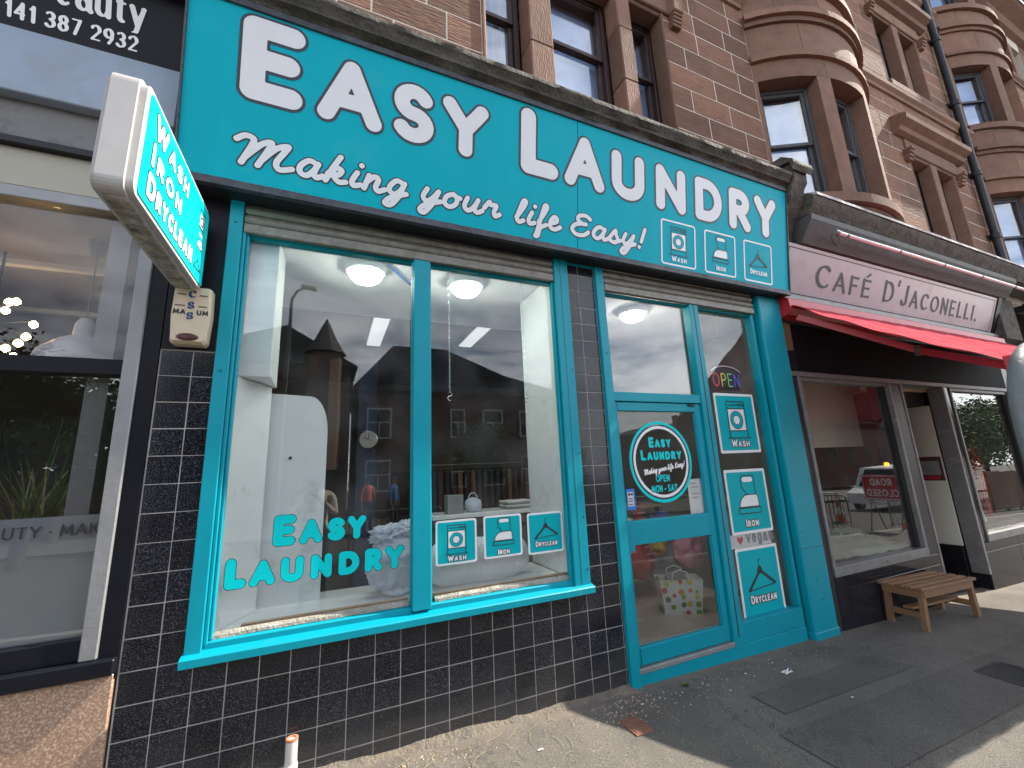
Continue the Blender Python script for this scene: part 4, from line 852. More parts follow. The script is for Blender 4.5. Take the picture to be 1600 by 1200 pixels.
# seen through the door: shopping bag, heaps, crate
t = thing('shopping_bag', 'white shopping bag printed with coloured fruit on the laundry floor', 'bag', (3.08, .95, 0))
m, nn, l, b = nodes_for('fruit_print'); b.inputs['Roughness'].default_value = .4
tc_ = nn.new('ShaderNodeTexCoord'); vo = nn.new('ShaderNodeTexVoronoi'); vo.inputs['Scale'].default_value = 13; vo.inputs['Randomness'].default_value = .6; l.new(tc_.outputs['Object'], vo.inputs[0])
rr = nn.new('ShaderNodeValToRGB'); rr.color_ramp.elements[0].position = .40; rr.color_ramp.elements[0].color = (1, 1, 1, 1); rr.color_ramp.elements[1].position = .43; rr.color_ramp.elements[1].color = (0, 0, 0, 1); l.new(vo.outputs['Distance'], rr.inputs[0])
sxx = nn.new('ShaderNodeSeparateColor'); l.new(vo.outputs['Color'], sxx.inputs[0]); pal = nn.new('ShaderNodeValToRGB'); pal.color_ramp.interpolation = 'CONSTANT'
cols = [(.5, .03, .03), (.6, .18, .03), (.6, .45, .05), (.2, .35, .05), (.45, .5, .08), (.7, .7, .66), (.08, .2, .05), (.7, .7, .66)]
pal.color_ramp.elements[0].color = rgba(cols[0]); pal.color_ramp.elements[1].position = .125; pal.color_ramp.elements[1].color = rgba(cols[1])
for k in range(2, 8): e = pal.color_ramp.elements.new(k * .125); e.color = rgba(cols[k])
l.new(sxx.outputs[0], pal.inputs[0]); mxx = nn.new('ShaderNodeMix'); mxx.data_type = 'RGBA'; l.new(rr.outputs[0], mxx.inputs[0]); mxx.inputs[6].default_value = (.68, .68, .65, 1); l.new(pal.outputs[0], mxx.inputs[7]); l.new(mxx.outputs[2], b.inputs['Base Color'])
M = Matrix.Translation((3.08, .98, 0)) @ Matrix.Rotation(math.radians(-28), 4, 'Z')
vs = []; rings = [(0, .20, .10), (.12, .21, .115), (.25, .225, .13), (.36, .235, .135)]
P8 = [(-1, -1), (-.33, -1.04), (.33, -1.0), (1, -1), (1.03, 0), (1, 1), (.3, 1.03), (-.3, 1.0), (-1, 1), (-1.04, 0)]
for z, a, c in rings: vs += [(x * a + .006 * noise.noise(Vector((x * 3, y * 3, z * 9))), y * c + .012 * noise.noise(Vector((x * 2, y * 5, z * 8))), z + (.012 * noise.noise(Vector((x, y, 5))) if z > .3 else 0)) for x, y in P8]
k = len(P8); fs = [(i * k + j, i * k + (j + 1) % k, (i + 1) * k + (j + 1) % k, (i + 1) * k + j) for i in range(3) for j in range(k)] + [tuple(range(k))[::-1]]
o = ob('body', MB(M).add(vs, fs), 'fruit_print', t); sm = o.modifiers.new('thick', 'SOLIDIFY'); sm.thickness = .004
for s in (-1, 1): ob('handle', MB(M).tube([(-.1, s * .13, .34), (-.08, s * .12, .43), (0, s * .11, .46), (.08, s * .12, .43), (.1, s * .13, .34)], .008, 6), 'cloth_white', t)
blob('contents', (3.05, .98, .34), (.13, .1, .08), 'cloth_grey', t, .3, 2, 3, 6)
heap = [(2.80, 1.85, .28, .30, 'cloth_white', 'white bundled cloth in the heap behind the shopping bag'), (3.05, 1.62, .42, .22, 'cloth_red', 'red bundled cloth in the heap behind the shopping bag'), (3.45, 1.7, .36, .30, 'cloth_grey', 'grey bundled cloth in the heap behind the shopping bag'), (3.28, 1.55, .62, .16, 'cloth_yellow', 'mustard yellow cloth on top of the heap'), (3.50, 1.6, .80, .20, 'cloth_blue', 'dark blue cloth on top of the heap'), (3.80, 1.55, .5, .24, 'cloth_pink', 'pink cloth at the right of the heap'), (2.98, 1.7, .76, .2, 'cloth_white', 'small white cloth crowning the heap')]
for k, (x, y, z, r, m_, lab) in enumerate(heap): tag(blob('clothes_bundle', (x, y, z), (r, r * .7, r * .95), m_, None, .35, 2, 4, k * 3 + 1, .95), lab, 'laundry', 'heap of clothes behind the door')
t = thing('striped_scarf', 'red and white patterned cloth hanging over the heap', 'cloth', (3.1, 1.5, .35)); ob('strip', MB().bar((3.02, 1.52, 1.15), (3.10, 1.46, .42), .15, .012, (1, 0, 0)), 'cloth_red', t)
for k in range(9): f = k / 9 + .05; c = Vector((3.02, 1.52, 1.15)).lerp(Vector((3.10, 1.46, .42)), f); ob('stripe', MB().box(c.x - .06, c.x + .06, c.y - .082, c.y - .0775, c.z - .012, c.z + .012), 'cloth_pink', t)
t = thing('orange_crate', 'tall orange slotted crate with pale top just inside the door', 'crate', (2.62, 1.45, 0)); ob('body', MB().box(2.49, 2.73, 1.34, 1.64, -.004, .60, .01), 'orange_grate', t); ob('top', MB().box(2.45, 2.79, 1.30, 1.68, .602, .625, .004), 'wood_light', t)
for i in range(4):
    for j in range(8): ob('slot', MB().box(2.512 + i * .054, 2.546 + i * .054, 1.3355, 1.3395, .05 + j * .066, .09 + j * .066), 'cloth_brown', t)
t = thing('work_table', 'wooden topped work table seen through the upper door glass', 'table', (3.15, 2.4, 0)); ob('top', MB().box(2.3, 4.0, 2.1, 2.7, 1.0, 1.035, .004), 'wood_light', t)
for x in (2.36, 3.94):
    for y in (2.16, 2.64): ob('leg', MB().box(x - .025, x + .025, y - .025, y + .025, -.005, .999), 'dark_metal', t)
# neon OPEN sign
t = thing('neon_open_sign', 'dark neon sign reading open in four colours above the stickers', 'neon sign', (3.32, .17, 2.37)); np_ = Plane((0, .165, 0), (1, 0, 0), (0, 0, 1), (0, -1, 0))
q = [(3.10, 2.40), (3.52, 2.38), (3.56, 2.58)] + [(3.33 + .25 * math.cos(math.radians(a)), 2.57 + .09 * math.sin(math.radians(a))) for a in range(20, 161, 14)] + [(3.08, 2.58)]
ob('backing', MB().prism(q, .17, .185), 'ink', t)
for ch, x, m_ in (('O', 3.115, 'neon_red'), ('P', 3.245, 'neon_yellow'), ('E', 3.345, 'neon_green'), ('N', 3.44, 'neon_blue')):
    S, w = segs_of(ch, .15, .006); b_ = MB(); np_.put(b_, *fill([(a * .75 + x, c + 2.42, d_ * .75 + x, e + 2.42, r) for a, c, d_, e, r in S], 0, .004), .004); ob('letter', b_, m_, t)
ob('arch_tube', MB().tube([(3.33 + .23 * math.cos(math.radians(a)), .162, 2.56 + .09 * math.sin(math.radians(a))) for a in range(15, 166, 10)], .006, 6), 'white_bright', t); ob('cord', MB().tube([(3.3, .17, 2.66), (3.3, .17, 3.3)], .003, 5), 'ink', t)
t = thing('vegan_poster', 'small white poster with red heart between the lower stickers', 'poster', (3.2, .09, .82)); ob('sheet', MB().box(2.93, 3.52, .085, .087, .80, .925), 'poster_paper', t)
pp = Plane((0, .085, 0), (1, 0, 0), (0, 0, 1), (0, -1, 0)); b_ = MB(); put_text(pp, 'vegan', 3.16, .83, .12, .012, 'round', 1, .12, 0, .0015, b_, 16); ob('lettering', b_, 'cloth_grey', t); b_ = MB(); poly(pp, b_, [(3.08, .825), (3.125, .875), (3.115, .90), (3.095, .903), (3.08, .885), (3.065, .903), (3.045, .90), (3.035, .875)], .0015); ob('heart', b_, 'sign_red', t)

# ================================================================== projecting light box and alarm
PS = thing('projecting_sign', 'white projecting light box with teal wash iron dryclean face above the alarm', 'shop sign', (-1.43, -.1, 2.75))
M = Matrix.Translation((-1.43, 0, 0))
def rbox(x0, x1, y0, y1, z0, z1, r):
    """rounded-rectangle slab in the y,z plane"""
    q = rrect(y0, y1, z0, z1, r); n = len(q); vs = [(x0, a, b) for a, b in q] + [(x1, a, b) for a, b in q]
    return MB().add(vs, [tuple(range(n)), tuple(range(n, 2 * n))[::-1]] + [(i, i + n, (i + 1) % n + n, (i + 1) % n) for i in range(n)])
ob('body', rbox(-1.485, -1.397, -1.085, -.10, 2.762, 3.30, .05), 'signbox_white', PS); ob('rim', rbox(-1.3965, -1.372, -1.070, -.105, 2.772, 3.287, .045), 'signbox_white', PS); ob('rim', rbox(-1.502, -1.4855, -1.070, -.105, 2.772, 3.287, .045), 'signbox_white', PS)
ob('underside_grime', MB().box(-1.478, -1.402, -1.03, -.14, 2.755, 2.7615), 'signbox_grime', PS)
ob('face', rbox(-1.3715, -1.367, -1.035, -.11, 2.79, 3.265, .02), 'teal_light', PS)
ob('bracket', MB().box(-1.46, -1.40, -.0995, -.002, 2.80, 3.22), 'dark_metal', PS)
fp = Plane((-1.367, -1.035, 2.782), (0, 1, 0), (0, 0, 1), (1, 0, 0))
for txt, v, L in (('WASH', .335, .47), ('IRON', .19, .40), ('DRYCLEAN', .045, .63)):
    a_ = MB(); b_ = MB()
    for mb_, of_, d_ in ((a_, .006, .001), (b_, 0, .002)): put_text(fp, txt, .065, v, .115, .0145, 'round', .78, .12, of_, d_, mb_, 22, width=L)
    q = ob('word', a_, 'navy_vinyl', PS); ob('word_face', b_, 'white_bright', q)
for kind, word, v in (('wash', 'WASH', .37), ('iron', 'IRON', .23), ('dryclean', 'DRYCLEAN', .09)):
    W = MB(); K = MB(); pl = Plane(fp.p(.80, v), fp.U, fp.V, fp.N); s = .13
    if kind == 'wash': poly(pl, W, [(-.04, -.045), (.04, -.045), (.04, .03), (-.04, .03)], .001); ring(pl, K, 0, -.008, .03, .02, .002, 20); lines(pl, K, [[(-.045, -.055), (-.045, .055), (.045, .055), (.045, -.055), (-.045, -.055)]], .003, .002)
    elif kind == 'iron': poly(pl, W, [(-.05, -.03), (.05, -.03), (.05, .01), (.03, .02), (-.02, .015)], .001); lines(pl, W, [[(-.02, .05), (.03, .05)]], .008, .001); lines(pl, K, [[(-.05, -.033), (.05, -.033), (.05, .012), (.03, .022), (-.02, .017), (-.05, -.033)]], .003, .002)
    else: lines(pl, K, [[(-.06, -.03), (0, .03), (.06, -.02), (-.06, -.03)], [(0, .03), (0, .055)]], .004, .002)
    if W.v: ob('icon_fill', W, 'white_bright', PS)
    ob('icon_outline', K, 'navy_vinyl', PS)
AL = thing('alarm_box', 'cream wall alarm box with navy lettering under the projecting sign', 'alarm', (-1.41, -.05, 2.44))
q = [(-1.335, 2.44), (-1.322, 2.455), (-1.312, 2.62), (-1.318, 2.79), (-1.335, 2.80), (-1.487, 2.80), (-1.502, 2.79), (-1.508, 2.62), (-1.498, 2.455), (-1.485, 2.44)]
vs = [(x, -.0025, z) for x, z in q] + [(x, -.07, z) for x, z in q] + [((x + 1.41) * .9 - 1.41, -.095, (z - 2.62) * .92 + 2.62) for x, z in q]; n = len(q)
ob('body', MB().add(vs, [(i + k * n, i + k * n + n, (i + 1) % n + k * n + n, (i + 1) % n + k * n) for k in range(2) for i in range(n)] + [tuple(range(2 * n, 3 * n)), tuple(range(n))[::-1]]), 'cream_plastic', AL)
ob('lens', MB(Matrix.Translation((-1.41, -.094, 2.478)) @ Matrix.Scale(.42, 4, (0, 0, 1))).lathe([(.055, .004), (.052, -.006), (.03, -.012)], (0, 0, 0), 20, 'y'), 'maroon', AL, smooth=.5)
ap = Plane((-1.41, -.0955, 2.62), (1, 0, 0), (0, 0, 1), (0, -1, 0))
lb_ = MB()
for v in (.095, .025, -.04): lb_.add([ap.p(a + .004, b + v, .001) for a, b in ((-.028, -.004), (.03, -.004), (.03, .058), (-.028, .058))], [(0, 1, 2, 3)])
ob('letter_patch', lb_, 'cream_plastic', AL); b_ = MB()
for ch, v in (('C', .098), ('S', .028), ('S', -.038)): put_text(ap, ch, -.018, v, .052, .0075, 'serif', 1, .1, 0, .002, b_, 16)
ob('initials', b_, 'blue_wall', AL); b_ = MB(); put_text(ap, 'MA', -.082, -.005, .032, .0035, 'round', 1, .14, 0, .002, b_, 14); put_text(ap, 'UM', .032, -.005, .032, .0035, 'round', 1, .14, 0, .002, b_, 14)
o = ob('word_lettering', b_, 'ink', AL); o['kind'] = 'stuff'
for a, b, v in ((-.07, -.03, .12), (.04, .075, .12), (-.075, -.03, .05), (.04, .075, .05)): b_ = MB(); lines(ap, b_, [[(a, v), (b, v)]], .003, .002); ob('dash', b_, 'ink', AL)
# old waste pipe stub
t = thing('waste_pipe', 'short white pipe stub standing against the tiled wall', 'pipe', (-.742, -.06, gz(-.7))); ob('pipe', MB().tube([(-.742, -.055, gz(-.7) - .02), (-.742, -.052, .12), (-.742, -.048, .245)], .030, 14), 'pipe_white', t, smooth=.6); ob('coupling', MB().lathe([(.033, .08), (.0345, .085), (.0345, .125), (.033, .13)], (-.742, -.052, 0), 14), 'pipe_white', t, smooth=.6); ob('clay_rim', MB().lathe([(.031, .238), (.031, .250), (.019, .250), (.019, .225)], (-.742, -.048, 0), 14), 'clay', t)

# ================================================================== sandstone tenement above
TB = thing('tenement_building', 'red sandstone tenement with bowed bays and sash windows above the shops', 'building', (4, 1, 0))
WALL = ob('wall_backing', MB().box(-6, 30, .02, .06, 4.4, 4.55), 'mortar', TB)
bk = MB()
def backing(x0, x1, z0, z1, holes):
    xs = sorted({x0, x1, *[h[0] for h in holes], *[h[1] for h in holes]})
    for a, b in zip(xs[:-1], xs[1:]):
        cuts = sorted([(h[2], h[3]) for h in holes if h[0] <= a + 1e-6 and h[1] >= b - 1e-6]); z = z0
        for c0, c1 in cuts:
            if c0 > z: bk.box(a, b, .0005, .30, z, c0)
            z = c1
        if z < z1: bk.box(a, b, .0005, .30, z, z1)
SMESH = {}
def stone(x0, x1, z0, z1, mat='sandstone', y=0, c=.008, dep=.012, name='stone', par=None):
    w, h = round(x1 - x0, 3), round(z1 - z0, 3)
    if w < .02 or h < .02: return
    k = (w, h, dep)
    if k not in SMESH: SMESH[k] = fixn(MB().box(.005, w - .005, -dep, 0.0, .005, h - .005, c).mesh('stone'))
    return ob(name, SMESH[k], mat, par or WALL, (x0, y + .0095 + random.uniform(-.002, .001), z0))
def ashlar(x0, x1, z0, z1, holes, ch=.315, wmin=.45, wmax=.95):
    z = z0; r = 0
    while z < z1 - .02:
        zt = min(z + ch, z1); segs = [(x0, x1)]
        for h in holes:
            if h[2] < zt - .02 and h[3] > z + .02:
                ns = []
                for a, b in segs:
                    if h[1] <= a or h[0] >= b: ns.append((a, b)); continue
                    if h[0] > a: ns.append((a, h[0]))
                    if h[1] < b: ns.append((h[1], b))
                segs = ns
        for a, b in segs:
            x = a; first = True
            while x < b - .01:
                w = random.choice((wmin, .55, .65, .75, wmax)) * (random.uniform(.5, .9) if first and r % 2 else 1); first = False
                e = x + w
                if b - e < .28: e = b
                stone(x, e, z, zt); x = e
        z = zt; r += 1
H1 = [(.54, 2.95, 5.12, 7.10)]
backing(-6, 4.53, 4.4, 9.0, H1); ashlar(-2.6, 4.53, 4.83, 8.7, H1)
H2 = [(8.47, 10.15, 4.95, 6.78), (8.47, 10.15, 8.25, 9.95), (8.47, 10.15, 11.4, 12.6)]
backing(7.15, 11.45, 4.3, 13.2, H2); ashlar(7.15, 11.45, 4.55, 13.0, H2)
H3 = [(15.4, 16.9, 5.0, 6.8), (15.4, 16.9, 8.25, 9.95), (15.4, 16.9, 11.3, 12.6)]
backing(14.1, 30, 4.3, 13.2, H3); ashlar(14.1, 19.5, 6.3, 13.0, H3, .33, .9, 1.4)
ob('wall', bk, 'mortar', TB)
def sash(p0, p1, z0, z1, mat, par, curtain=None, open_=0, meet=.5):
    p0, p1 = Vector(p0), Vector(p1); d = (p1 - p0); w = d.length; ang = math.atan2(d.y, d.x); M = Matrix.Translation((p0.x, p0.y, 0)) @ Matrix.Rotation(ang, 4, 'Z')
    f = MB(M); fw = .055
    f.box(0, fw, 0, .10, z0, z1, .005); f.box(w - fw, w, 0, .10, z0, z1, .005); f.box(fw, w - fw, 0, .10, z1 - fw, z1, .005); f.box(fw, w - fw, 0, .10, z0, z0 + .06, .005)
    o = ob('window', f, mat, par)
    zm = z0 + (z1 - z0) * meet
    sf = MB(M); a, b = fw + .002, w - fw - .002
    for (y, q0, q1) in ((.015, zm, z1 - fw - .001), (.055, z0 + .061, zm + .045)):
        sf.box(a, a + .045, y, y + .036, q0, q1, .004); sf.box(b - .045, b, y, y + .036, q0, q1, .004); sf.box(a + .0455, b - .0455, y, y + .036, q1 - .045, q1, .004); sf.box(a + .0455, b - .0455, y, y + .036, q0, q0 + .05, .004)
    ob('sash_frame', sf, mat, o)
    ob('pane', MB(M).box(a + .046, b - .046, .030, .036, zm + .051, z1 - fw - .047), 'glass_upper', o); ob('pane', MB(M).box(a + .046, b - .046, .070, .076, z0 + .112, zm), 'glass_upper', o)
    rm = MB(M); rm.add([(0, .11, z0), (w, .11, z0), (w, .9, z0), (0, .9, z0), (0, .11, z1), (w, .11, z1), (w, .9, z1), (0, .9, z1)], [(0, 1, 2, 3), (4, 7, 6, 5), (1, 5, 6, 2), (2, 6, 7, 3), (0, 3, 7, 4)])
    ob('room', rm, 'room_mid', o)
    nb = MB(M); nb.box(.06, w - .06, .16, .165, z0 + .02 + (.25 * (hash((round(p0.x, 1), round(z0, 1))) % 3)) * 0, z1 - .05); ob('sky_tinted_net', nb, 'net_sky_tint', o)  # net added behind every upper pane, its blue lightens the glass like sky
    if curtain:
        cu_ = MB(M); u0, u1 = curtain; n = 26; vs = []
        for i in range(n + 1):
            x = w * (u0 + (u1 - u0) * i / n); y = .125 + .02 * math.sin(i * 1.7) + .008 * math.sin(i * .6); vs += [(x, y, z0 + .03), (x + .02 * math.sin(i * .5), y, z1 - .05)]
        cu_.add(vs, [(2 * i, 2 * i + 2, 2 * i + 3, 2 * i + 1) for i in range(n)]); ob('curtain', cu_, 'curtain_white', o)
    return o
# three-light window over the sign
for a, b, cu_ in ((.54, 1.04, (.45, .95)), (1.31, 2.20, None), (2.40, 2.95, (.05, .35))):
    sash((a + .002, .20), (b - .002, .20), 5.13, 7.09, 'sash_brown', TB, cu_, meet=.58)
dr = lambda *b, nm='dressed_stone', c=.012: ob(nm, MB().box(*b, c), 'sandstone_dressed', TB)
for a, b in ((1.042, 1.308), (2.202, 2.398)):
    for z0, z1 in ((5.10, 5.82), (5.822, 6.55), (6.552, 7.098)): dr(a, b, -.035, .19, z0, z1, nm='mullion_stone')
dr(.581, 1.04, .0, .19, 7.06, 7.10, nm='head_stone'); dr(1.31, 2.2, .0, .19, 7.06, 7.10, nm='head_stone'); dr(2.4, 2.909, .0, .19, 7.06, 7.10, nm='head_stone'); dr(.30, 3.2, -.04, .20, 7.102, 7.42, nm='lintel'); dr(.2, 3.3, -.16, .0, 7.55, 7.75, nm='hood'); dr(.40, 3.1, -.10, .2, 4.98, 5.098, nm='sill')
for x in (.36, 3.05):
    for k in range(4): dr(x, x + .14, -.10 + k * .012, .0, 6.92 + .045 * (3 - k), 6.96 + .045 * (3 - k), nm='bracket', c=.006)
    dr(x - .01, x + .15, -.12, .0, 7.10, 7.55, nm='bracket')
dr(.541, .58, -.02, .19, 5.10, 7.098, nm='jamb_stone'); dr(2.91, 2.949, -.02, .19, 5.10, 7.098, nm='jamb_stone')
# window pairs between the bays
for z0, z1 in ((4.95, 6.78), (8.25, 9.95), (11.4, 12.6)):
    for a, b in ((8.472, 9.20), (9.42, 10.148)): sash((a, .2), (b, .2), z0 + .01, z1 - .01, 'sash_grey', TB, (.1, .5) if z0 < 5 else None)
    dr(9.202, 9.418, -.012, .19, z0, z1, nm='mullion_stone'); dr(8.36, 10.26, -.09, .19, z0 - .14, z0 - .002, nm='sill')
    dr(10.10, 10.149, -.006, .19, z0 + .001, z1, nm='jamb_stone'); dr(8.471, 8.51, -.006, .19, z0 + .001, z1, nm='jamb_stone'); dr(8.511, 9.2, .0, .19, z1 - .04, z1, nm='head_stone'); dr(9.42, 10.099, .0, .19, z1 - .04, z1, nm='head_stone')
    dr(8.40, 10.22, -.03, .19, z1 + .002, z1 + .26, nm='lintel')
    for x in (8.30, 10.16):
        for k in range(4): dr(x, x + .13, -.13 + k * .02, .0, z1 - .04 - k * .06, z1 + .015 - k * .06, nm='bracket', c=.008)
    if z0 < 8.5:
        h = MB(); h.sweep_x([(-.03, z1 + .27), (-.10, z1 + .30), (-.12, z1 + .38), (-.22, z1 + .44), (-.23, z1 + .52), (-.18, z1 + .56), (0, z1 + .62), (0, z1 + .27)], 8.12, 10.45, 1); ob('hood', h, 'sandstone_dressed', TB)
for z, x0, x1 in ((7.92, 7.15, 11.4), (11.05, 7.15, 11.4), (7.92, 14.1, 19.5), (11.05, 14.1, 19.5), (7.92, -2.6, 4.5)):
    s_ = MB(); s_.sweep_x([(-.002, z), (-.035, z + .01), (-.04, z + .07), (-.085, z + .12), (-.09, z + .19), (-.03, z + .24), (.0, z + .24)], x0, x1, 1); ob('string_course', s_, 'sandstone_dressed', TB)
for z0, z1 in ((5.0, 6.8), (8.25, 9.95), (11.3, 12.6)):
    for a, b in ((15.402, 16.05), (16.25, 16.898)): sash((a, .2), (b, .2), z0 + .01, z1 - .01, 'sash_grey', TB)
    dr(16.052, 16.248, -.012, .19, z0, z1, nm='mullion_stone')
# bowed bays
def bay(x0, x1, s, ztop):
    xm = (x0 + x1) / 2; c = (x1 - x0) / 2; R = (c * c + s * s) / (2 * s); yc = R - s; A = math.degrees(math.asin(c / R))
    P = lambda a, off: (xm + (R + off) * math.sin(math.radians(a)), yc - (R + off) * math.cos(math.radians(a)))
    def band(a0, a1, z0, z1, off, mat, nm, thick=.3, g=.0, par=TB):
        n = max(2, int((a1 - a0) / 5)); vs = []; fs = []; g_ = math.degrees(g / R)
        for i in range(n + 1):
            a = a0 + g_ + (a1 - a0 - 2 * g_) * i / n
            for o_, z in ((off, z0 + g), (off, z1 - g), (off - thick, z1 - g), (off - thick, z0 + g)): p = P(a, o_); vs.append((p[0], p[1], z))
        for i in range(n):
            for k in range(4): fs.append((i * 4 + k, i * 4 + (k + 1) % 4, i * 4 + 4 + (k + 1) % 4, i * 4 + 4 + k))
        fs += [(0, 1, 2, 3), (n * 4 + 3, n * 4 + 2, n * 4 + 1, n * 4)]
        return ob(nm, MB().add(vs, fs), mat, par, smooth=.5)
    B_ = band(-A, A, 4.69, 4.699, -.02, 'mortar', 'bay_base')
    k = A / 40.2; wins = ((-39 * k, -17 * k), (-11 * k, 11 * k), (17 * k, 39 * k))
    z = 4.70; st = 0
    while z < ztop:
        zs, zh = z + .72 if st == 0 else z + .42, 0
        zs = 5.20 + 3.1 * st; zh = zs + 1.50; zs = zs if st else 4.88
        # apron courses
        zz_ = z; r = 0
        band(-A, A, z, zs, -.012, 'mortar', 'bay_mortar', .2)
        while zz_ < zs - .15:
            ze = min(zz_ + .33, zs - .13); q = [-A, -A * .45, A * .1, A * .6, A] if r % 2 else [-A, -A * .7, -A * .2, A * .35, A]
            for a, b in zip(q[:-1], q[1:]): band(a, b, zz_, ze, .0, 'sandstone_dressed', 'stone', .05, .003)
            zz_ = ze; r += 1
        band(-A, A, zs - .128, zs, .07, 'sandstone_dressed', 'sill', .42)
        for a0, a1 in wins:
            p0, p1 = P(a0, -.17), P(a1, -.17); sash(p0, p1, zs + .002, zh - .002, 'sash_grey', TB)
        for a0, a1 in ((-A, wins[0][0]), (wins[0][1], wins[1][0]), (wins[1][1], wins[2][0]), (wins[2][1], A)):
            if a1 - a0 > .3: band(a0, a1, zs + .001, zh, .0, 'sandstone_dressed', 'mullion_stone', .28, .001)
        for a, b in ((-A, -A * .3), (-A * .3, A * .4), (A * .4, A)): band(a, b, zh + .001, zh + .30, .0, 'sandstone_dressed', 'lintel', .32, .002)
        band(-A, A, zh + .302, zh + .37, .05, 'sandstone_dressed', 'string_course', .3); band(-A, A, zh + .372, zh + .43, .025, 'sandstone_dressed', 'string_course', .3)
        for a, b in ((-A, -A * .5), (-A * .5, A * .15), (A * .15, A * .7), (A * .7, A)): band(a, b, zh + .432, zh + .90, .0, 'sandstone_dressed', 'stone', .1, .003)
        band(-A, A, zh + .43, zh + .90, -.012, 'mortar', 'bay_mortar', .2)
        band(-A, A, zh + .90, zh + .98, .04, 'sandstone_dressed', 'string_course', .3); band(-A, A, zh + .982, zh + 1.08, .09, 'sandstone_dressed', 'string_course', .35); band(-A, A, zh + 1.082, zh + 1.12, .03, 'sandstone_dressed', 'string_course', .3)
        z = zh + 1.122; st += 1
    return P
bay(4.53, 7.15, .48, 9.0); bay(11.45, 14.1, .48, 11.5); bay(19.5, 22.2, .5, 11.5)
ev = MB(); ev.sweep_x([(.0, 12.9), (-.12, 12.95), (-.18, 13.1), (-.42, 13.25), (-.45, 13.42), (.2, 13.5), (.2, 12.9)], 7.15, 40, 1); ob('eaves_cornice', ev, 'sandstone_dressed', TB)
gt = MB(); gt.sweep_x([(-.62, 13.35), (-.64, 13.48), (-.46, 13.5), (-.46, 13.43)], 7.15, 40, 1); ob('gutter', gt, 'lead', TB)
rf = MB(); rf.add([(-6, -.4, 13.45), (40, -.4, 13.45), (40, 5, 17), (-6, 5, 17)], [(0, 1, 2, 3)]); ob('roof', rf, 'slate', TB)
bkk = MB(); bkk.box(-6, 40, 1.2, 1.3, 3.75, 13.6); ob('rear_wall', bkk, 'room_dark', TB)
bkk = MB(); bkk.box(-6, 4.53, .01, .3, 9.0, 13.4); ob('upper_wall', bkk, 'sandstone', TB)
# moulded cornice over the laundry sign
cc = MB(); prof = [(-.35, 4.722), (-.365, 4.745), (-.40, 4.752), (-.405, 4.775), (-.42, 4.785), (-.435, 4.81), (-.445, 4.815), (-.447, 4.855), (-.42, 4.885), (-.2, 4.95), (.05, 5.0), (.05, 4.722)]
cc.sweep_x(prof, -3.0, 4.12, 200, .016); ob('cornice', cc, 'black_stone', TB, smooth=.9)
cn_ = thing('stone_console', 'dark weathered stone console between laundry sign and cafe cornice', 'console', (4.3, -.3, 4.2))
k_ = MB(); k_.add([], []); pr = [(-.02, 3.75), (-.10, 3.80), (-.16, 3.95), (-.15, 4.2), (-.22, 4.4), (-.36, 4.55), (-.40, 4.72), (-.44, 4.78), (-.455, 4.98), (-.41, 5.06), (-.30, 5.02), (.05, 5.06), (.05, 3.75)]
k_.sweep_x(pr, 4.155, 4.40, 14, .012); ob('scroll_block', k_, 'black_stone', cn_, smooth=.7)
k_ = MB(); k_.sweep_x([(-.47, 4.88), (-.50, 4.94), (-.49, 5.0), (-.38, 5.10), (.05, 5.12), (.05, 5.06), (-.45, 4.99)], 4.10, 4.46, 10, .014); ob('cap', k_, 'black_stone', cn_, smooth=.7)
# downpipe
dp_ = thing('downpipe', 'black cast iron rainwater pipe running down the sandstone front', 'pipe', (10.86, -.08, 4.6)); ob('pipe', MB().tube([(10.86, -.09, 4.6), (10.86, -.09, 12.95)], .06, 12), 'dark_metal', dp_, smooth=.6)
for z in (5.6, 6.95, 8.6, 10.2, 11.8): ob('collar', MB().lathe([(.062, z - .06), (.078, z - .05), (.078, z + .05), (.062, z + .06)], (10.86, -.09, 0), 12), 'dark_metal', dp_); ob('ear', MB().box(10.74, 10.98, -.03, .012, z - .03, z + .03), 'dark_metal', dp_)

# ================================================================== beauty shop at the left
BS = thing('beauty_shopfront', 'beauty shopfront with black sign, pale blue lintel and frosted window at left', 'shopfront', (-2.6, 0, gz(-2.6)))
bp_ = MB(); bp_.sweep_x([(-.10, 4.26), (-.30, 5.2), (.0, 5.2), (.0, 4.26)], -5, -1.60, 1); ob('sign_board', bp_, 'black_panel', BS)
vl = math.hypot(.2, .94); fpn = Plane((0, -.10, 4.26), (1, 0, 0), (0, -.2 / vl, .94 / vl), (0, -.94 / vl, -.2 / vl))
b_ = MB(); put_text(fpn, '141 387 2932', -2.43, .045, .105, .0095, 'serif', 1, .13, 0, .003, b_, 20, width=.60); put_text(fpn, 'eauty', -2.22, .20, .20, .014, 'serif', 1, .10, 0, .003, b_, 26, width=.42); ob('lettering', b_, 'white_bright', BS)
ob('lintel', MB().box(-5, -1.60, -.11, .05, 3.835, 4.255, .006), 'lintel_paint', BS)
ob('soffit', MB().box(-5, -1.60, -.04, .12, 3.60, 3.834), 'grey_paint', BS); ob('shutter_slot', MB().box(-5, -1.62, -.045, .0, 3.56, 3.599), 'dark_metal', BS)
ob('shutter_box', MB().box(-5, -1.66, .0, .14, 3.32, 3.559, .004), 'beige_board', BS); ob('head_frame', MB().box(-5, -1.66, -.005, .10, 3.25, 3.319, .004), 'aluminium', BS)
ob('jamb', MB().box(-1.712, -1.640, -.02, .10, .80, 3.245, .006), 'aluminium', BS); ob('black_strip', MB().box(-1.638, -1.558, -.008, .1, .70, 3.72), 'black_panel', BS)
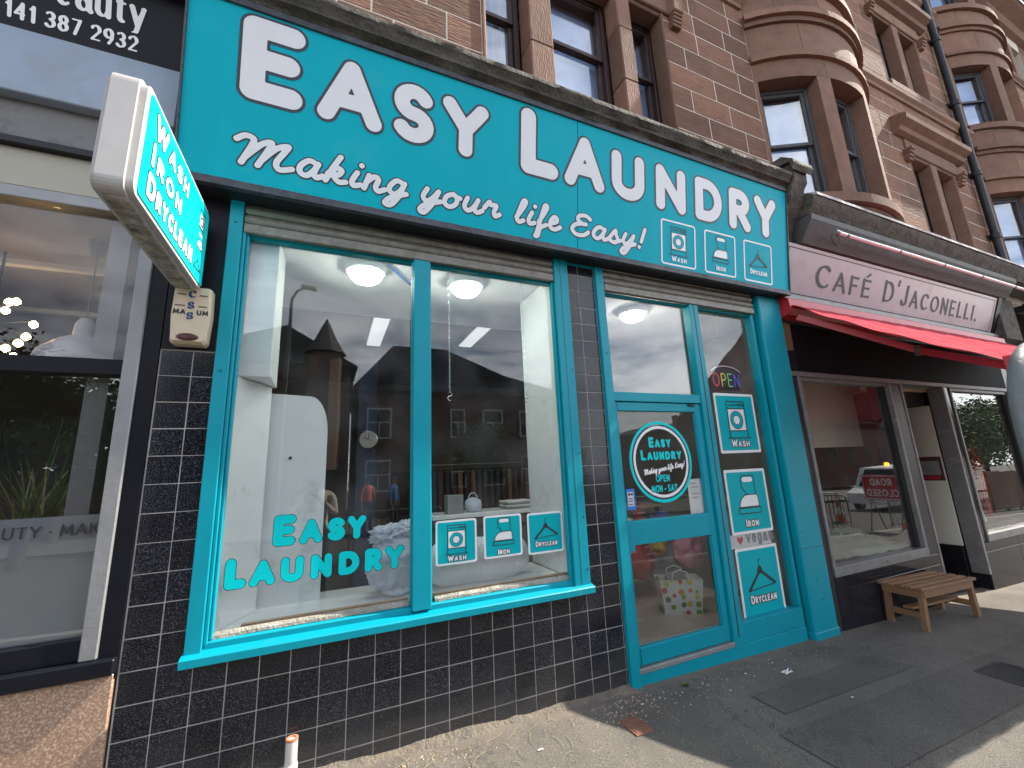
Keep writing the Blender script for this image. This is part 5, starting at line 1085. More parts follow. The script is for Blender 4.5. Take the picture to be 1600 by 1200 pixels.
ob('transom_bar', MB().box(-5, -1.713, .0, .09, 2.255, 2.345, .004), 'black_panel', BS); ob('bottom_frame', MB().box(-5, -1.713, .0, .09, .80, .90, .004), 'black_panel', BS); ob('sill', MB().box(-5, -1.56, -.05, .10, .725, .799, .006), 'black_panel', BS)
for i in range(3): ob('granite_slab', MB().box(-1.562 - 1.1 * (i + 1), -1.565 - 1.1 * i, -.012, .10, -.3, .723, .006), 'granite_pink', BS)
pane('upper_pane', -5, -1.714, .05, 2.346, 3.249, 'glass_beauty', BS); pl_ = pane('lower_pane', -5, -1.714, .05, .901, 2.254, 'glass_beauty_low', BS)
ob('frosted_film', MB().box(-5, -1.715, .058, .060, .902, 1.50), 'frost_film', BS)
fpl = Plane((0, .05, 0), (1, 0, 0), (0, 0, 1), (0, -1, 0)); b_ = MB(); put_text(fpl, 'UTY * MAKE UP', -2.10, 1.40, .060, .0045, 'serif', 1, .13, 0, .0012, b_, 22, width=.53); ob('film_lettering', b_, 'ink', BS)
x_ = MB(); x_.box(-6.1, -6.0, .1, 5, -.2, 3.5); x_.box(-1.9, -1.905 + .1, .1, .11, -.2, .3); x_.box(-6.1, -1.91, 5, 5.1, -.2, 3.5); struct('beauty_wall', x_, 'beauty_wall'); struct('beauty_ceiling', MB().box(-6.1, -1.91, .1, 5.1, 3.3, 3.5), 'beauty_wall'); struct('beauty_floor', MB().box(-6.1, -1.91, .1, 5.1, -.2, 0), 'room_dark')
for y in (1.0, 2.1, 3.4): struct('ceiling_batten', MB().box(-6, -1.91, y, y + .06, 3.26, 3.299), 'ceiling_white')
struct('beauty_partition', MB().box(-3.6, -2.75, 2.8, 2.9, 0, 2.35), 'room_dark')
PL = thing('pendant_lamp', 'grey dome pendant lamp hanging in the beauty shop', 'lamp', (-2.14, .55, 2.38)); ob('cord', MB().tube([(-2.14, .55, 2.72), (-2.14, .55, 3.22)], .005, 6), 'grey_paint', PL); ob('ceiling_cup', MB().lathe([(.035, 3.20), (.055, 3.298)], (-2.14, .55, 0), 16), 'grey_paint', PL); ob('shade', MB().lathe([(.03, 2.74), (.05, 2.70), (.055, 2.62), (.12, 2.58), (.20, 2.50), (.235, 2.38), (.23, 2.38), (.19, 2.49), (.11, 2.57)], (-2.14, .55, 0), 28, cap=False), 'signbox_white', PL, smooth=True)
CH = thing('bulb_chandelier', 'cluster of warm glowing bulbs at the left edge of the beauty shop', 'lamp', (-2.75, .9, 2.6)); ob('stem', MB().tube([(-2.78, .9, 2.76), (-2.78, .9, 3.3)], .008, 6), 'dark_metal', CH)
for k, (x, z) in enumerate(((-2.676, 2.938), (-2.72, 2.867), (-2.566, 2.78), (-2.592, 2.688), (-2.624, 2.639), (-2.635, 2.542), (-2.681, 2.598), (-2.71, 2.93))):
    ob('arm', MB().tube([(-2.78, .9, 2.76), (x - .02, .9, z + .02)], .004, 5), 'dark_metal', CH); ob('bulb', MB().lathe([(.008, z + .026), (.022, z + .010), (.023, z - .008), (.005, z - .026)], (x, .9, 0), 10), 'bulb_warm', CH, smooth=True)
# grass-like plant behind the glass
GP = thing('grass_plant', 'arching green and straw grass plant behind the beauty shop glass', 'plant', (-2.15, .35, .9)); ob('pot', MB().lathe([(.09, .95), (.13, 1.23), (.12, 1.23), (.08, .97)], (-2.12, .34, 0), 18), 'cloth_grey', GP, smooth=.6); ob('stand', MB().box(-2.32, -1.94, .22, .5, 0, .949), 'room_dark', GP)
for mt, cnt in (('leaf_b', 90), ('grass_straw', 30)):
    g = MB()
    for k in range(cnt):
        a = random.uniform(0, 6.28); L = random.uniform(.45, .95); lean = random.uniform(.2, .95); c = Vector((-2.12 + random.uniform(-.10, .10), .34 + random.uniform(-.05, .05), 1.22)); vs = []
        for i in range(7):
            t = i / 6; r_ = L * lean * t; z = L * (t - .55 * lean * t * t); w = .0085 * (1 - t) + .001; p = c + Vector((math.cos(a) * r_, math.sin(a) * r_ * .5, z)); s_ = Vector((-math.sin(a), math.cos(a), 0)) * w; vs += [p - s_, p + s_]
        g.add(vs, [(2 * i, 2 * i + 1, 2 * i + 3, 2 * i + 2) for i in range(6)])
    ob('blades', g, mt, GP)

# ================================================================== cafe at the right
CF = thing('cafe_shopfront', 'cafe shopfront with dark granite piers, grey window frames and recessed doorway', 'shopfront', (7, 0, gz(7)))
cp = lambda nm, *b, mat='grey_paint', c=.005, par=None: ob(nm, MB().box(*b, c), mat, par or CF)
cp('granite_pier', 4.135, 4.248, -.012, .12, gz(4.2) - .1, 2.545, mat='granite_purple'); cp('granite_pier', 6.135, 6.385, -.014, .25, .395, 2.545, mat='granite_purple'); cp('granite_pier', 7.545, 7.69, -.014, .25, .40, 2.545, mat='tile_cafe'); cp('granite_pier', 9.66, 9.95, -.014, .2, -.3, 3.1, mat='granite_purple')
for x0, x1 in ((4.2485, 5.3), (5.303, 6.385), (7.545, 8.6), (8.603, 9.66)):
    for z0, z1 in ((-.35, .27), (.2725, .392)): cp('riser_slab', x0, x1, -.016, .2, z0, z1, mat='tile_cafe', c=.004)
for a, b, zb_ in ((4.2485, 6.134, .395), (7.691, 9.66, .395)):
    f = MB(); f.box(a, a + .045, -.03, .09, zb_ + .1, 2.545, .004); f.box(b - .05, b, -.03, .09, zb_ + .1, 2.545, .004); f.box(a + .0455, b - .0505, -.01, .09, 2.50, 2.545, .004)
    o = ob('window_frame', f, 'cafe_alu', CF); ob('bottom_frame', MB().box(a, b, -.035, .09, zb_, zb_ + .099, .005), 'cafe_alu', o); ob('inner_frame', MB().box(b - .115, b - .0515, .02, .10, zb_ + .1, 2.499, .004), 'dark_metal', o)
    pane('pane', a + .046, b - .051, .045, zb_ + .1, 2.50, 'glass_cafe', o)
cp('catch', 5.2, 5.32, -.042, -.0355, .43, .46, mat='cafe_alu'); cp('mullion', 7.49, 7.544, -.03, .15, .0, 2.545, mat='cafe_alu'); cp('mullion', 6.386, 6.43, -.02, .15, .0, 2.545, mat='cafe_alu')
cp('head_strip', 4.135, 9.95, -.035, .1, 2.546, 2.60, mat='cafe_alu'); cp('head_panel', 4.30, 9.95, -.01, .1, 2.602, 3.19, mat='cafe_dark'); cp('bare_stone', 4.135, 4.298, -.012, .1, 2.85, 3.19, mat='sandstone'); cp('head_panel', 4.135, 4.298, -.01, .1, 2.602, 2.848, mat='black_panel')
cp('recess_panel', 7.46, 7.489, .16, 1.3, .34, 2.30, mat='cafe_cream'); cp('recess_plinth', 7.44, 7.489, .16, 1.3, -.3, .339, mat='tile_cafe'); cp('recess_header', 6.43, 7.489, .2, 1.3, 2.31, 2.5, mat='dark_metal'); cp('recess_ceiling', 6.43, 7.489, .15, 1.3, 2.501, 2.545, mat='wood_light'); cp('recess_panel', 6.40, 6.43, .26, 1.3, -.3, 2.5, mat='dark_metal')
rd = cp('door', 6.45, 7.43, 1.25, 1.3, -.2, 2.3, mat='dark_metal'); cp('door_pane', 6.58, 7.30, 1.24, 1.246, .4, 2.15, mat='glass_cafe', par=rd)
t = thing('red_poster', 'small red and black poster on the white recess wall of the cafe', 'poster', (7.455, .3, 1.25)); ob('sheet', MB().box(7.455, 7.459, .17, .44, 1.22, 1.56), 'cafe_maroon', t); ob('photo_print', MB().box(7.452, 7.4545, .2, .41, 1.30, 1.50), 'cloth_grey', t); ob('title_bar', MB().box(7.452, 7.4545, .22, .39, 1.245, 1.28), 'sign_red', t)
# cafe interior
ci = MB(); ci.box(4.45, 4.5, .1, 4, -.3, 3.1); ci.box(4.5, 12, 4, 4.1, -.3, 3.1); struct('cafe_wall', ci, 'cafe_cream'); struct('cafe_wall', MB().box(11.9, 12, .1, 4, -.3, 3.1), 'room_dark'); struct('cafe_ceiling', MB().box(4.4, 12, .12, 4.1, 3.0, 3.2), 'cafe_cream'); struct('cafe_floor', MB().box(4.4, 12, .12, 4.1, -.5, -.2), 'room_dark')
cvw = MB(); n = 18; vs = []
for i in range(n + 1):
    a = math.radians(90 * i / n); vs += [(6.2 + 1.7 * (1 - math.cos(a)), 1.0 + 1.5 * math.sin(a), 1.5), (6.2 + 1.7 * (1 - math.cos(a)), 1.0 + 1.5 * math.sin(a), 3.0)]
struct('cafe_curved_wall', cvw.add(vs, [(2 * i, 2 * i + 2, 2 * i + 3, 2 * i + 1) for i in range(n)]), 'cafe_maroon'); struct('added_cream_panel', MB().box(4.52, 6.6, .55, .58, 1.75, 3.0), 'cafe_cream')  # cream panel added behind the glass to brighten the cafe window
t = thing('draped_sheet', 'pale green cloth draped over the cafe window shelf', 'cloth', (5.2, .4, .45)); vs = []; N = 40; Mx = 14
for i in range(N + 1):
    for j in range(Mx + 1):
        x = 4.31 + 1.75 * i / N; y = .10 + .75 * j / Mx; vs.append((x, y, .50 + .16 * j / Mx + .035 * noise.noise(Vector((x * 3, y * 7, 0))) + .03 * noise.noise(Vector((x * 8, y * 16, 4)))))
ob('cloth_sheet', MB().add(vs, [(i * (Mx + 1) + j, (i + 1) * (Mx + 1) + j, (i + 1) * (Mx + 1) + j + 1, i * (Mx + 1) + j + 1) for i in range(N) for j in range(Mx)]), 'sage_cloth', t, smooth=True)
for x, z, m_, lab in ((6.95, 1.62, 'poster_paper', 'white notice on the inner cafe wall'), (7.6, 1.66, 'cone_orange', 'orange and white notice on the inner cafe wall')):
    t = thing('wall_notice', lab, 'notice', (x, 1.1, z)); ob('sheet', MB().box(x - .1, x + .1, 1.1, 1.104, z - .14, z + .14), m_, t); ob('print', MB().box(x - .06, x + .06, 1.094, 1.099, z - .02, z + .09), 'cloth_grey', t)
ts = MB()
for k in range(420):
    x = random.choice((random.gauss(8.15, .12), random.gauss(8.75, .07))); y = .28 + random.uniform(-.03, .06); z1 = random.uniform(1.3, 1.95) if x < 8.5 else random.uniform(1.1, 1.7); z0 = z1 - random.uniform(.3, .8); a = random.uniform(0, 3.1); dx_ = .008 * math.cos(a); dy_ = .008 * math.sin(a)
    z0 = max(z0, .62); vs = []
    for q in range(6): zz_ = z1 + (z0 - z1) * q / 5; w = random.uniform(-.012, .012); vs += [(x - dx_ + w, y - dy_, zz_), (x + dx_ + w, y + dy_, zz_)]
    ts.add(vs, [(2 * q, 2 * q + 1, 2 * q + 3, 2 * q + 2) for q in range(5)])
o = ob('tinsel_curtain', ts, 'tinsel'); tag(o, 'sparkling red tinsel strands hanging in the far cafe window', 'tinsel'); o['kind'] = 'stuff'
cp('display_shelf', 7.75, 9.6, .12, .8, .50, .56, mat='grey_paint')
t = thing('picture_frame', 'small white framed picture standing in the far cafe window', 'picture', (8.45, .22, .56)); M = Matrix.Translation((8.45, .24, .562)) @ Matrix.Rotation(-.12, 4, 'X'); f = MB(M); f.box(-.11, -.085, 0, .02, 0, .36); f.box(.085, .11, 0, .02, 0, .36); f.box(-.085, .085, 0, .02, 0, .025); f.box(-.085, .085, 0, .02, .335, .36); ob('frame', f, 'white_bright', t); ob('mount', MB(M).box(-.084, .084, .008, .014, .026, .334), 'poster_paper', t); ob('print', MB(M).box(-.05, .05, .004, .007, .09, .27), 'cloth_brown', t)
# fascia board with the cafe name
vL = math.hypot(.2, .57); cs = Plane((0, -.02, 3.545), (1, 0, 0), (0, -.2 / vL, .57 / vL), (0, -.57 / vL, -.2 / vL))
CS = thing('cafe_sign', 'mauve cafe sign board with dark serif lettering', 'shop sign', (7, -.1, 3.54)); mb = MB(); mb.sweep_x([(-.02, 3.545), (-.22, 4.115), (-.18, 4.125), (.0, 3.56)], 4.16, 6.93, 1); ob('board', mb, 'mauve_board', CS); mb = MB(); mb.sweep_x([(-.02, 3.545), (-.22, 4.115), (-.18, 4.125), (.0, 3.56)], 6.933, 9.62, 1); ob('board', mb, 'mauve_board', CS)
mb = MB(); lines(cs, mb, [[(4.25, .035), (9.54, .035), (9.54, .56), (4.25, .56), (4.25, .035)]], .006, .002, res=.004); ob('border_line', mb, 'ink', CS)
def serif_word(txt, xa, xb, v, h, r, sm, gap):
    out = []; cur = 0; seq = []
    for k, ch in enumerate(txt):
        first = k == 0 or txt[k - 1] in " '"; hh = h if first and ch != "'" else h * sm
        acc = ch == 'É'; S, w = segs_of('E' if acc else ch, hh, r * (1 if first else .88), 'serif')
        if ch == "'": S = [(a, b + h * .30, c, d_ + h * .30, q) for a, b, c, d_, q in S]
        if acc: S.append((w * .40, hh * 1.08, w * .72, hh * 1.24, r * .5))
        seq.append((cur, S)); cur += w + h * gap
    k = (xb - xa) / (cur - h * gap)
    for c0, S in seq:
        mb = MB(); cs.put(mb, *fill([((a + c0) * k + xa, b + v, (c + c0) * k + xa, d_ + v, q) for a, b, c, d_, q in S], 0, .006), .003); ob('letter', mb, 'ink', CS)
serif_word('CAFÉ', 4.80, 6.00, .15, .31, .030, .84, .16); serif_word("D'JACONELLI.", 6.30, 9.02, .15, .31, .030, .84, .20)
mb = MB(); mb.sweep_x([(-.03, 3.53), (-.24, 4.13), (.05, 4.13), (.05, 3.53)], 9.63, 9.75, 1); ob('sign_end', mb, 'black_panel', CF)
cp('end_stone', 9.76, 10.4, -.16, .05, 3.45, 4.2, mat='black_stone'); cp('sign_rail', 4.145, 9.95, -.075, .05, 3.47, 3.54, mat='cafe_alu')
so_ = MB(); so_.sweep_x([(-.25, 4.13), (-.40, 4.36), (-.41, 4.42), (-.02, 4.42), (-.02, 4.13)], 4.42, 9.9, 1); ob('soffit_board', so_, 'soffit_grey', CF)
so_ = MB(); so_.sweep_x([(-.38, 4.425), (-.42, 4.50), (-.465, 4.56), (-.47, 4.63), (-.42, 4.67), (.02, 4.80), (.02, 4.425)], 4.41, 14, 90, .012); ob('cornice', so_, 'black_stone', CF, smooth=.8)
ld = MB(); ld.sweep_x([(-.485, 4.632), (-.488, 4.662), (-.43, 4.695), (.01, 4.83), (.01, 4.812), (-.42, 4.676)], 4.47, 14, 150, .018); ob('lead_flashing', ld, 'lead', CF, smooth=.8)
t = thing('strip_light', 'long white tube light on arms above the cafe sign', 'lamp', (7, -.5, 4.2)); ob('tube', MB().tube([(4.82, -.44, 4.23), (11.5, -.44, 4.23)], .022, 10), 'white_bright', t, smooth=.6); ob('end_cap', MB().tube([(4.76, -.44, 4.23), (4.825, -.44, 4.23)], .028, 10), 'cafe_alu', t); ob('cable_loop', MB().tube([(4.78 + .08 * math.cos(a), -.42, 4.14 + .09 * math.sin(a)) for a in [i * .5 for i in range(13)]], .004, 5), 'ink', t)
for k in range(6): x = 5.0 + k * 1.15; ob('arm', MB().tube([(x, -.44, 4.245), (x + .01, -.35, 4.31)], .009, 6), 'dark_metal', t); ob('joint_clip', MB().tube([(x - .02, -.44, 4.23), (x + .02, -.44, 4.23)], .0245, 10), 'cafe_alu', t)
# awning
AW = thing('awning', 'red fabric awning stretched out over the cafe front', 'awning', (7, -.1, 3.2)); ax0, ax1 = 4.14, 9.62
q = [(-.01, 3.22), (-.01, 3.455), (-.10, 3.465), (-.16, 3.42), (-.17, 3.30), (-.12, 3.24)]; ob('cassette', MB().sweep_x(q, ax0 - .03, ax1, 1), 'awning_red', AW)
ya, za, yf, zf = -.13, 3.37, -1.66, 2.29
vs = []; NX, NY = 60, 44
for i in range(NX + 1):
    for j in range(NY + 1):
        x = ax0 + (ax1 - ax0) * i / NX; t_ = j / NY; sg = -.05 * math.sin(math.pi * t_) * (1 - .25 * math.cos(i * .9)) + .004 * math.sin(x * 21 + t_ * 2) + .011 * math.sin(t_ * 24 + .5 * math.sin(x * 1.1)) * (1 - .5 * t_)
        vs.append((x, ya + (yf - ya) * t_, za + (zf - za) * t_ + sg))
ob('canopy', MB().add(vs, [(i * (NY + 1) + j, (i + 1) * (NY + 1) + j, (i + 1) * (NY + 1) + j + 1, i * (NY + 1) + j + 1) for i in range(NX) for j in range(NY)]), 'awning_cloth', AW, smooth=True)
ob('front_bar', MB().box(ax0, ax1, -1.715, -1.645, 2.225, 2.325, .012), 'awning_red', AW); ob('end_plate', MB().box(ax0 - .012, ax0 - .001, -1.74, -1.625, 2.17, 2.335, .004), 'awning_red', AW)
vs = []; n = 110
for i in range(n + 1): x = ax0 + (ax1 - ax0) * i / n; w = .004 * math.sin(i * .8); vs += [(x, -1.717 + .003 * math.sin(i), 2.25), (x, -1.72 + w, 2.13 + .004 * math.cos(i * .62))]
ob('valance', MB().add(vs, [(2 * i, 2 * i + 2, 2 * i + 3, 2 * i + 1) for i in range(n)]), 'awning_cloth', AW)
vpl = Plane((0, -1.667, 2.2), (1, 0, 0), (0, 0, 1), (0, -1, 0))
for x in (4.5, 9.2):
    s = 1 if x < 6 else -1; ob('arm', MB().bar((x - .28 * s, -.16, 3.20), (x + .10 * s, -.98, 2.60), .05, .06), 'awning_red', AW); ob('arm', MB().bar((x + .10 * s, -.98, 2.60), (x - .28 * s, -1.65, 2.25), .045, .055), 'awning_red', AW); ob('elbow', MB().lathe([(.04, 2.56), (.045, 2.58), (.045, 2.63), (.04, 2.65)], (x + .10 * s, -.98, 0), 12), 'cafe_maroon', AW)
# slatted bench
bz = gz(5.5) + .40; BN = thing('wooden_bench', 'small weathered slatted wooden bench outside the cafe window', 'bench', (5.5, -.2, gz(5.5, -.2)))
bx0, bx1, by0, by1 = 4.98, 6.02, -.42, -.02; tilt = -.026
MBn = Matrix.Translation((5.5, -.22, bz)) @ Matrix.Rotation(.02, 4, 'Y') @ Matrix.Rotation(-.03, 4, 'Z')
for k in range(5): y = -.20 + k * .084; ob('slat', MB(MBn).box(-.53, .53, y, y + .060, -.028, 0, .004), 'wood_bench', BN)
for y in (-.188, .168): ob('apron', MB(MBn).box(-.475, .475, y, y + .022, -.10, -.030, .003), 'wood_bench', BN)
for x in (-.50, .478): ob('apron', MB(MBn).box(x, x + .022, -.165, .167, -.10, -.030, .003), 'wood_bench', BN)
for x, s in ((-.46, -1), (.46, 1)):
    for y in (-.155, .145): ob('leg', MB(MBn).bar((x, y, -.03), (x + s * .035, y, -.405), .055, .045, (0, 1, 0)), 'wood_bench', BN)
    ob('foot_rail', MB(MBn).box(x + s * .02 - .018, x + s * .02 + .018, -.13, .12, -.30, -.245, .003), 'wood_bench', BN)
ob('stretcher', MB(MBn).box(-.44, .44, -.05, .04, -.243, -.22, .003), 'wood_bench', BN)
# tall galvanised hoop at the right edge of the view
hx, hy, hz_, hr = 1.99, -2.235, 1.71, .38
P = [(hx, hy, gz(hx, hy) - .05), (hx, hy, hz_ - .12)] + [(hx + hr - hr * math.cos(math.radians(a)), hy, hz_ + hr * math.sin(math.radians(a))) for a in range(0, 181, 10)] + [(hx + 2 * hr, hy, hz_ - .12), (hx + 2 * hr, hy, gz(hx, hy) - .05)]
t = thing('steel_hoop', 'grey galvanised steel hoop rising at the right edge, close to the camera', 'hoop', (hx + hr, hy, gz(hx, hy))); ob('tube', MB().tube(P, .031, 16), 'galv_hoop', t, smooth=.6)

# ================================================================== across the street (seen mirrored in the glass)
def tenement_far(name, lab, x0, x1, y, zt, mat, storeys, cols, roofpts, win='stone_far', dep=8):
    t = thing(name, lab, 'building', ((x0 + x1) / 2, y, -.5)); ob('wall', MB().box(x0, x1, y - dep, y, -1.2, zt), mat, t)
    ww = (x1 - x0) / cols
    for s in range(storeys):
        z0 = .9 + s * (zt - .6) / storeys; hgt = min(1.5, (zt - 1) / storeys * .62)
        for c in range(cols):
            cx_ = x0 + ww * (c + .5); hw = .42 if c % 3 else .62
            f = MB(); f.box(cx_ - hw, cx_ + hw, y + .002, y + .06, z0 - .08, z0); f.box(cx_ - hw, cx_ - hw + .09, y + .002, y + .05, z0, z0 + hgt); f.box(cx_ + hw - .09, cx_ + hw, y + .002, y + .05, z0, z0 + hgt); f.box(cx_ - hw + .09, cx_ + hw - .09, y + .002, y + .05, z0 + hgt - .09, z0 + hgt); f.box(cx_ - hw + .09, cx_ + hw - .09, y + .002, y + .05, z0 + hgt * .48, z0 + hgt * .53); f.box(cx_ - .03, cx_ + .03, y + .002, y + .05, z0, z0 + hgt * .48)
            w = ob('window', f, win, t); ob('pane', MB().box(cx_ - hw + .09, cx_ + hw - .09, y + .003, y + .012, z0, z0 + hgt - .09), 'room_dark', w)
    r = MB(); r.prism(roofpts, y - dep - .3, y + .35); ob('roof', r, 'slate', t); return t
tenement_far('gabled_house', 'brown stone gabled house across the street, seen mirrored in the window', -7.5, .2, -18.5, 7.0, 'stone_far', 3, 5, [(-7.8, 6.95), (.5, 6.95), (-2.7, 8.8)])
sp_ = thing('corner_spire', 'slate turret spire across the street, seen mirrored in the window', 'spire', (-1.0, -17.7, 6.5)); ob('turret', MB().lathe([(.75, 2.0), (.75, 7.5)], (-1.0, -18.1, 0), 10), 'stone_far', sp_); ob('cone_roof', MB().lathe([(.95, 7.45), (.5, 8.2), (.03, 9.25)], (-1.0, -18.1, 0), 10), 'slate', sp_)
tenement_far('brick_flats', 'red brick flats across the street, seen mirrored in the window', .6, 13, -19, 5.9, 'brick_far', 2, 6, [(.2, 5.9), (13.6, 5.85), (8.5, 7.0), (5.0, 8.3), (2.2, 8.3)], win='curtain_white')
tenement_far('low_block', 'low brick block farther along the opposite street', 24, 52, -21, 4.2, 'brick_far', 1, 10, [(23.6, 4.2), (52.4, 4.2), (50, 4.9), (26, 4.9)])
# crowd barriers by the roadworks
def barrier(name, x, y, ang, lab, w=2.1):
    M = Matrix.Translation((x, y, gz(x, y) - .14)) @ Matrix.Rotation(ang, 4, 'Z'); t = thing(name, lab, 'barrier', (x, y, gz(x, y) - .14), 'metal crowd barriers along the road')
    h = 1.1; r = .12; P = [(-w / 2, 0, .12), (-w / 2, 0, h - r)] + [(-w / 2 + r - r * math.cos(a), 0, h - r + r * math.sin(a)) for a in (.4, .8, 1.2, 1.57)] + [(w / 2 - r + r * math.sin(a), 0, h - r + r * math.cos(a)) for a in (0, .4, .8, 1.2, 1.57)] + [(w / 2, 0, .12), (-w / 2, 0, .12)]
    ob('frame', MB(M).tube(P, .019, 6), 'galvanised', t)
    for k in range(17): u = -w / 2 + w * (k + 1) / 18; ob('upright', MB(M).tube([(u, 0, .12), (u, 0, h)], .008, 5), 'galvanised', t)
    for u in (-w * .35, w * .35): ob('foot', MB(M).tube([(u, -.25, .01), (u, -.2, .05), (u, 0, .13), (u, .2, .05), (u, .25, .01)], .014, 5), 'galvanised', t)
for k in range(5): barrier('crowd_barrier', .9 + k * 2.2, -7.3 + .05 * (k % 2), .02 * (k % 3 - 1), ['steel crowd barrier mirrored just right of the photographer', 'steel crowd barrier mirrored behind the teal mullion', 'steel crowd barrier mirrored in the right pane above the wash sticker', 'steel crowd barrier mirrored above the iron sticker', 'steel crowd barrier mirrored above the hanger sticker'][k])
for k, (x, y) in enumerate(((11.4, -4.6), (12.4, -5.2), (16.0, -4.4))): barrier('crowd_barrier', x, y, .9 - k * .4, ['steel barrier mirrored at the left of the cafe window', 'steel barrier mirrored low in the middle of the cafe window', 'steel barrier mirrored behind the road sign in the cafe window'][k], 1.8)
# road closed sign
RC = thing('road_closed_sign', 'red road closed sign on a metal frame, mirrored in the cafe window', 'road sign', (13.5, -3.6, gz(13.5, -4) - .14)); rz = gz(13.5, -4); ang = math.radians(-78); M = Matrix.Translation((13.5, -3.8, rz)) @ Matrix.Rotation(ang, 4, 'Z')
ob('plate', MB(M).box(-.52, .52, -.01, .01, .78, 1.46, .004), 'sign_red', RC); pl = Plane(M @ Vector((0, -.011, .78)), M.to_3x3() @ Vector((1, 0, 0)), (0, 0, 1), M.to_3x3() @ Vector((0, -1, 0)))
b_ = MB(); put_text(pl, 'ROAD', -.28, .39, .19, .016, 'round', 1, .16, 0, .002, b_, 20, width=.56); put_text(pl, 'CLOSED', -.42, .10, .19, .016, 'round', 1, .16, 0, .002, b_, 20, width=.84); ob('lettering', b_, 'white_bright', RC); b_ = MB(); q = rrect(-.49, .49, .03, .65, .04); lines(pl, b_, [q + [q[0]]], .01, .002, res=.006); ob('border', b_, 'white_bright', RC)
for u in (-.4, .4): ob('leg', MB(M).tube([(u, .02, 1.4), (u, .02, .6), (u, -.15, -.12)], .016, 6), 'galvanised', RC); ob('leg', MB(M).tube([(u, .02, 1.0), (u, .4, -.12)], .016, 6), 'galvanised', RC)
for k, (x, y, lab) in enumerate(((14.2, -3.7, 'orange traffic cone mirrored right of the road sign'), (12.2, -5.6, 'orange traffic cone mirrored left of the road sign'), (15.6, -6.2, 'orange traffic cone mirrored farther along the road'))):
    z = gz(x, y) - .14; t = thing('traffic_cone', lab, 'cone', (x, y, z), 'traffic cones at the roadworks'); ob('base', MB().box(x - .19, x + .19, y - .19, y + .19, z, z + .04, .01), 'rubber', t); ob('body', MB().lathe([(.14, z + .04), (.03, z + .72), (.028, z + .75)], (x, y, 0), 16), 'cone_orange', t, smooth=.5); ob('band', MB().lathe([(.102, z + .30), (.066, z + .52)], (x, y, 0), 16, cap=False), 'white_bright', t, smooth=True)
# works van
VN = thing('works_van', 'white works van with amber beacon, mirrored in the cafe window', 'van', (23.5, -8, gz(23, -8) - .14)); vz = gz(23, -8) - .14; M = Matrix.Translation((23.5, -8.0, vz)) @ Matrix.Rotation(math.pi, 4, 'Z')
body = [(-2.3, .35), (2.3, .35), (2.35, .8), (1.6, 1.05), (.95, 1.85), (-2.2, 1.95), (-2.35, 1.6)]; ob('body', MB(M).prism(body, -.9, .9), 'van_white', VN); ob('windscreen', MB(M).add([(1.62, -.75, 1.06), (1.62, .75, 1.06), (.99, .68, 1.80), (.99, -.68, 1.80)], [(0, 1, 2, 3)]), 'black_panel', VN)
for s in (-1, 1): ob('side_window', MB(M).prism([(.2, 1.15), (1.35, 1.15), (.9, 1.72), (.2, 1.75)], s * .905, s * .901), 'black_panel', VN); ob('headlight', MB(M).box(2.2, 2.36, s * .75 - .1, s * .75 + .1, .65, .8, .02), 'white_bright', VN)
for x in (-1.5, 1.5):
    for s in (-1, 1): w = ob('wheel', MB(M).lathe([(.34, s * .92 - .1), (.34, s * .92 + .08)], (x, 0, .34), 20, 'y'), 'rubber', VN); ob('rim', MB(M).lathe([(.2, s * .92 - .11), (.2, s * .92 + .095)], (x, 0, .34), 16, 'y'), 'aluminium', w)
ob('beacon', MB(M).lathe([(.09, 1.93), (.09, 2.05), (.05, 2.08)], (.5, 0, 0), 12), 'beacon', VN)
# street lamp
LP = thing('street_lamp', 'tall grey street lamp mirrored in the left window pane', 'street lamp', (-2.05, -11.9, gz(-2, -12))); ob('column', MB().tube([(-2.05, -11.9, -.3), (-2.05, -11.9, 4), (-2.0, -11.9, 7.6), (-1.85, -11.85, 7.9), (-1.65, -11.8, 8.0)], [.09, .07, .05, .045, .04], 10), 'galv_hoop', LP, smooth=.8); ob('lantern', MB(Matrix.Translation((-1.5, -11.75, 8.02)) @ Matrix.Rotation(.15, 4, 'Y')).box(-.25, .25, -.11, .11, -.05, .06, .04), 'galv_hoop', LP)
LP = thing('street_lamp', 'grey street lamp mirrored low in the door transom', 'street lamp', (19.2, -12.1, gz(19, -12))); ob('column', MB().tube([(19.2, -12.1, -.8), (19.2, -12.1, 6.2), (18.9, -12.1, 6.6)], [.09, .06, .04], 10), 'galv_hoop', LP, smooth=.8); ob('lantern', MB().box(18.3, 18.95, -12.22, -11.98, 6.55, 6.68, .04), 'galv_hoop', LP)
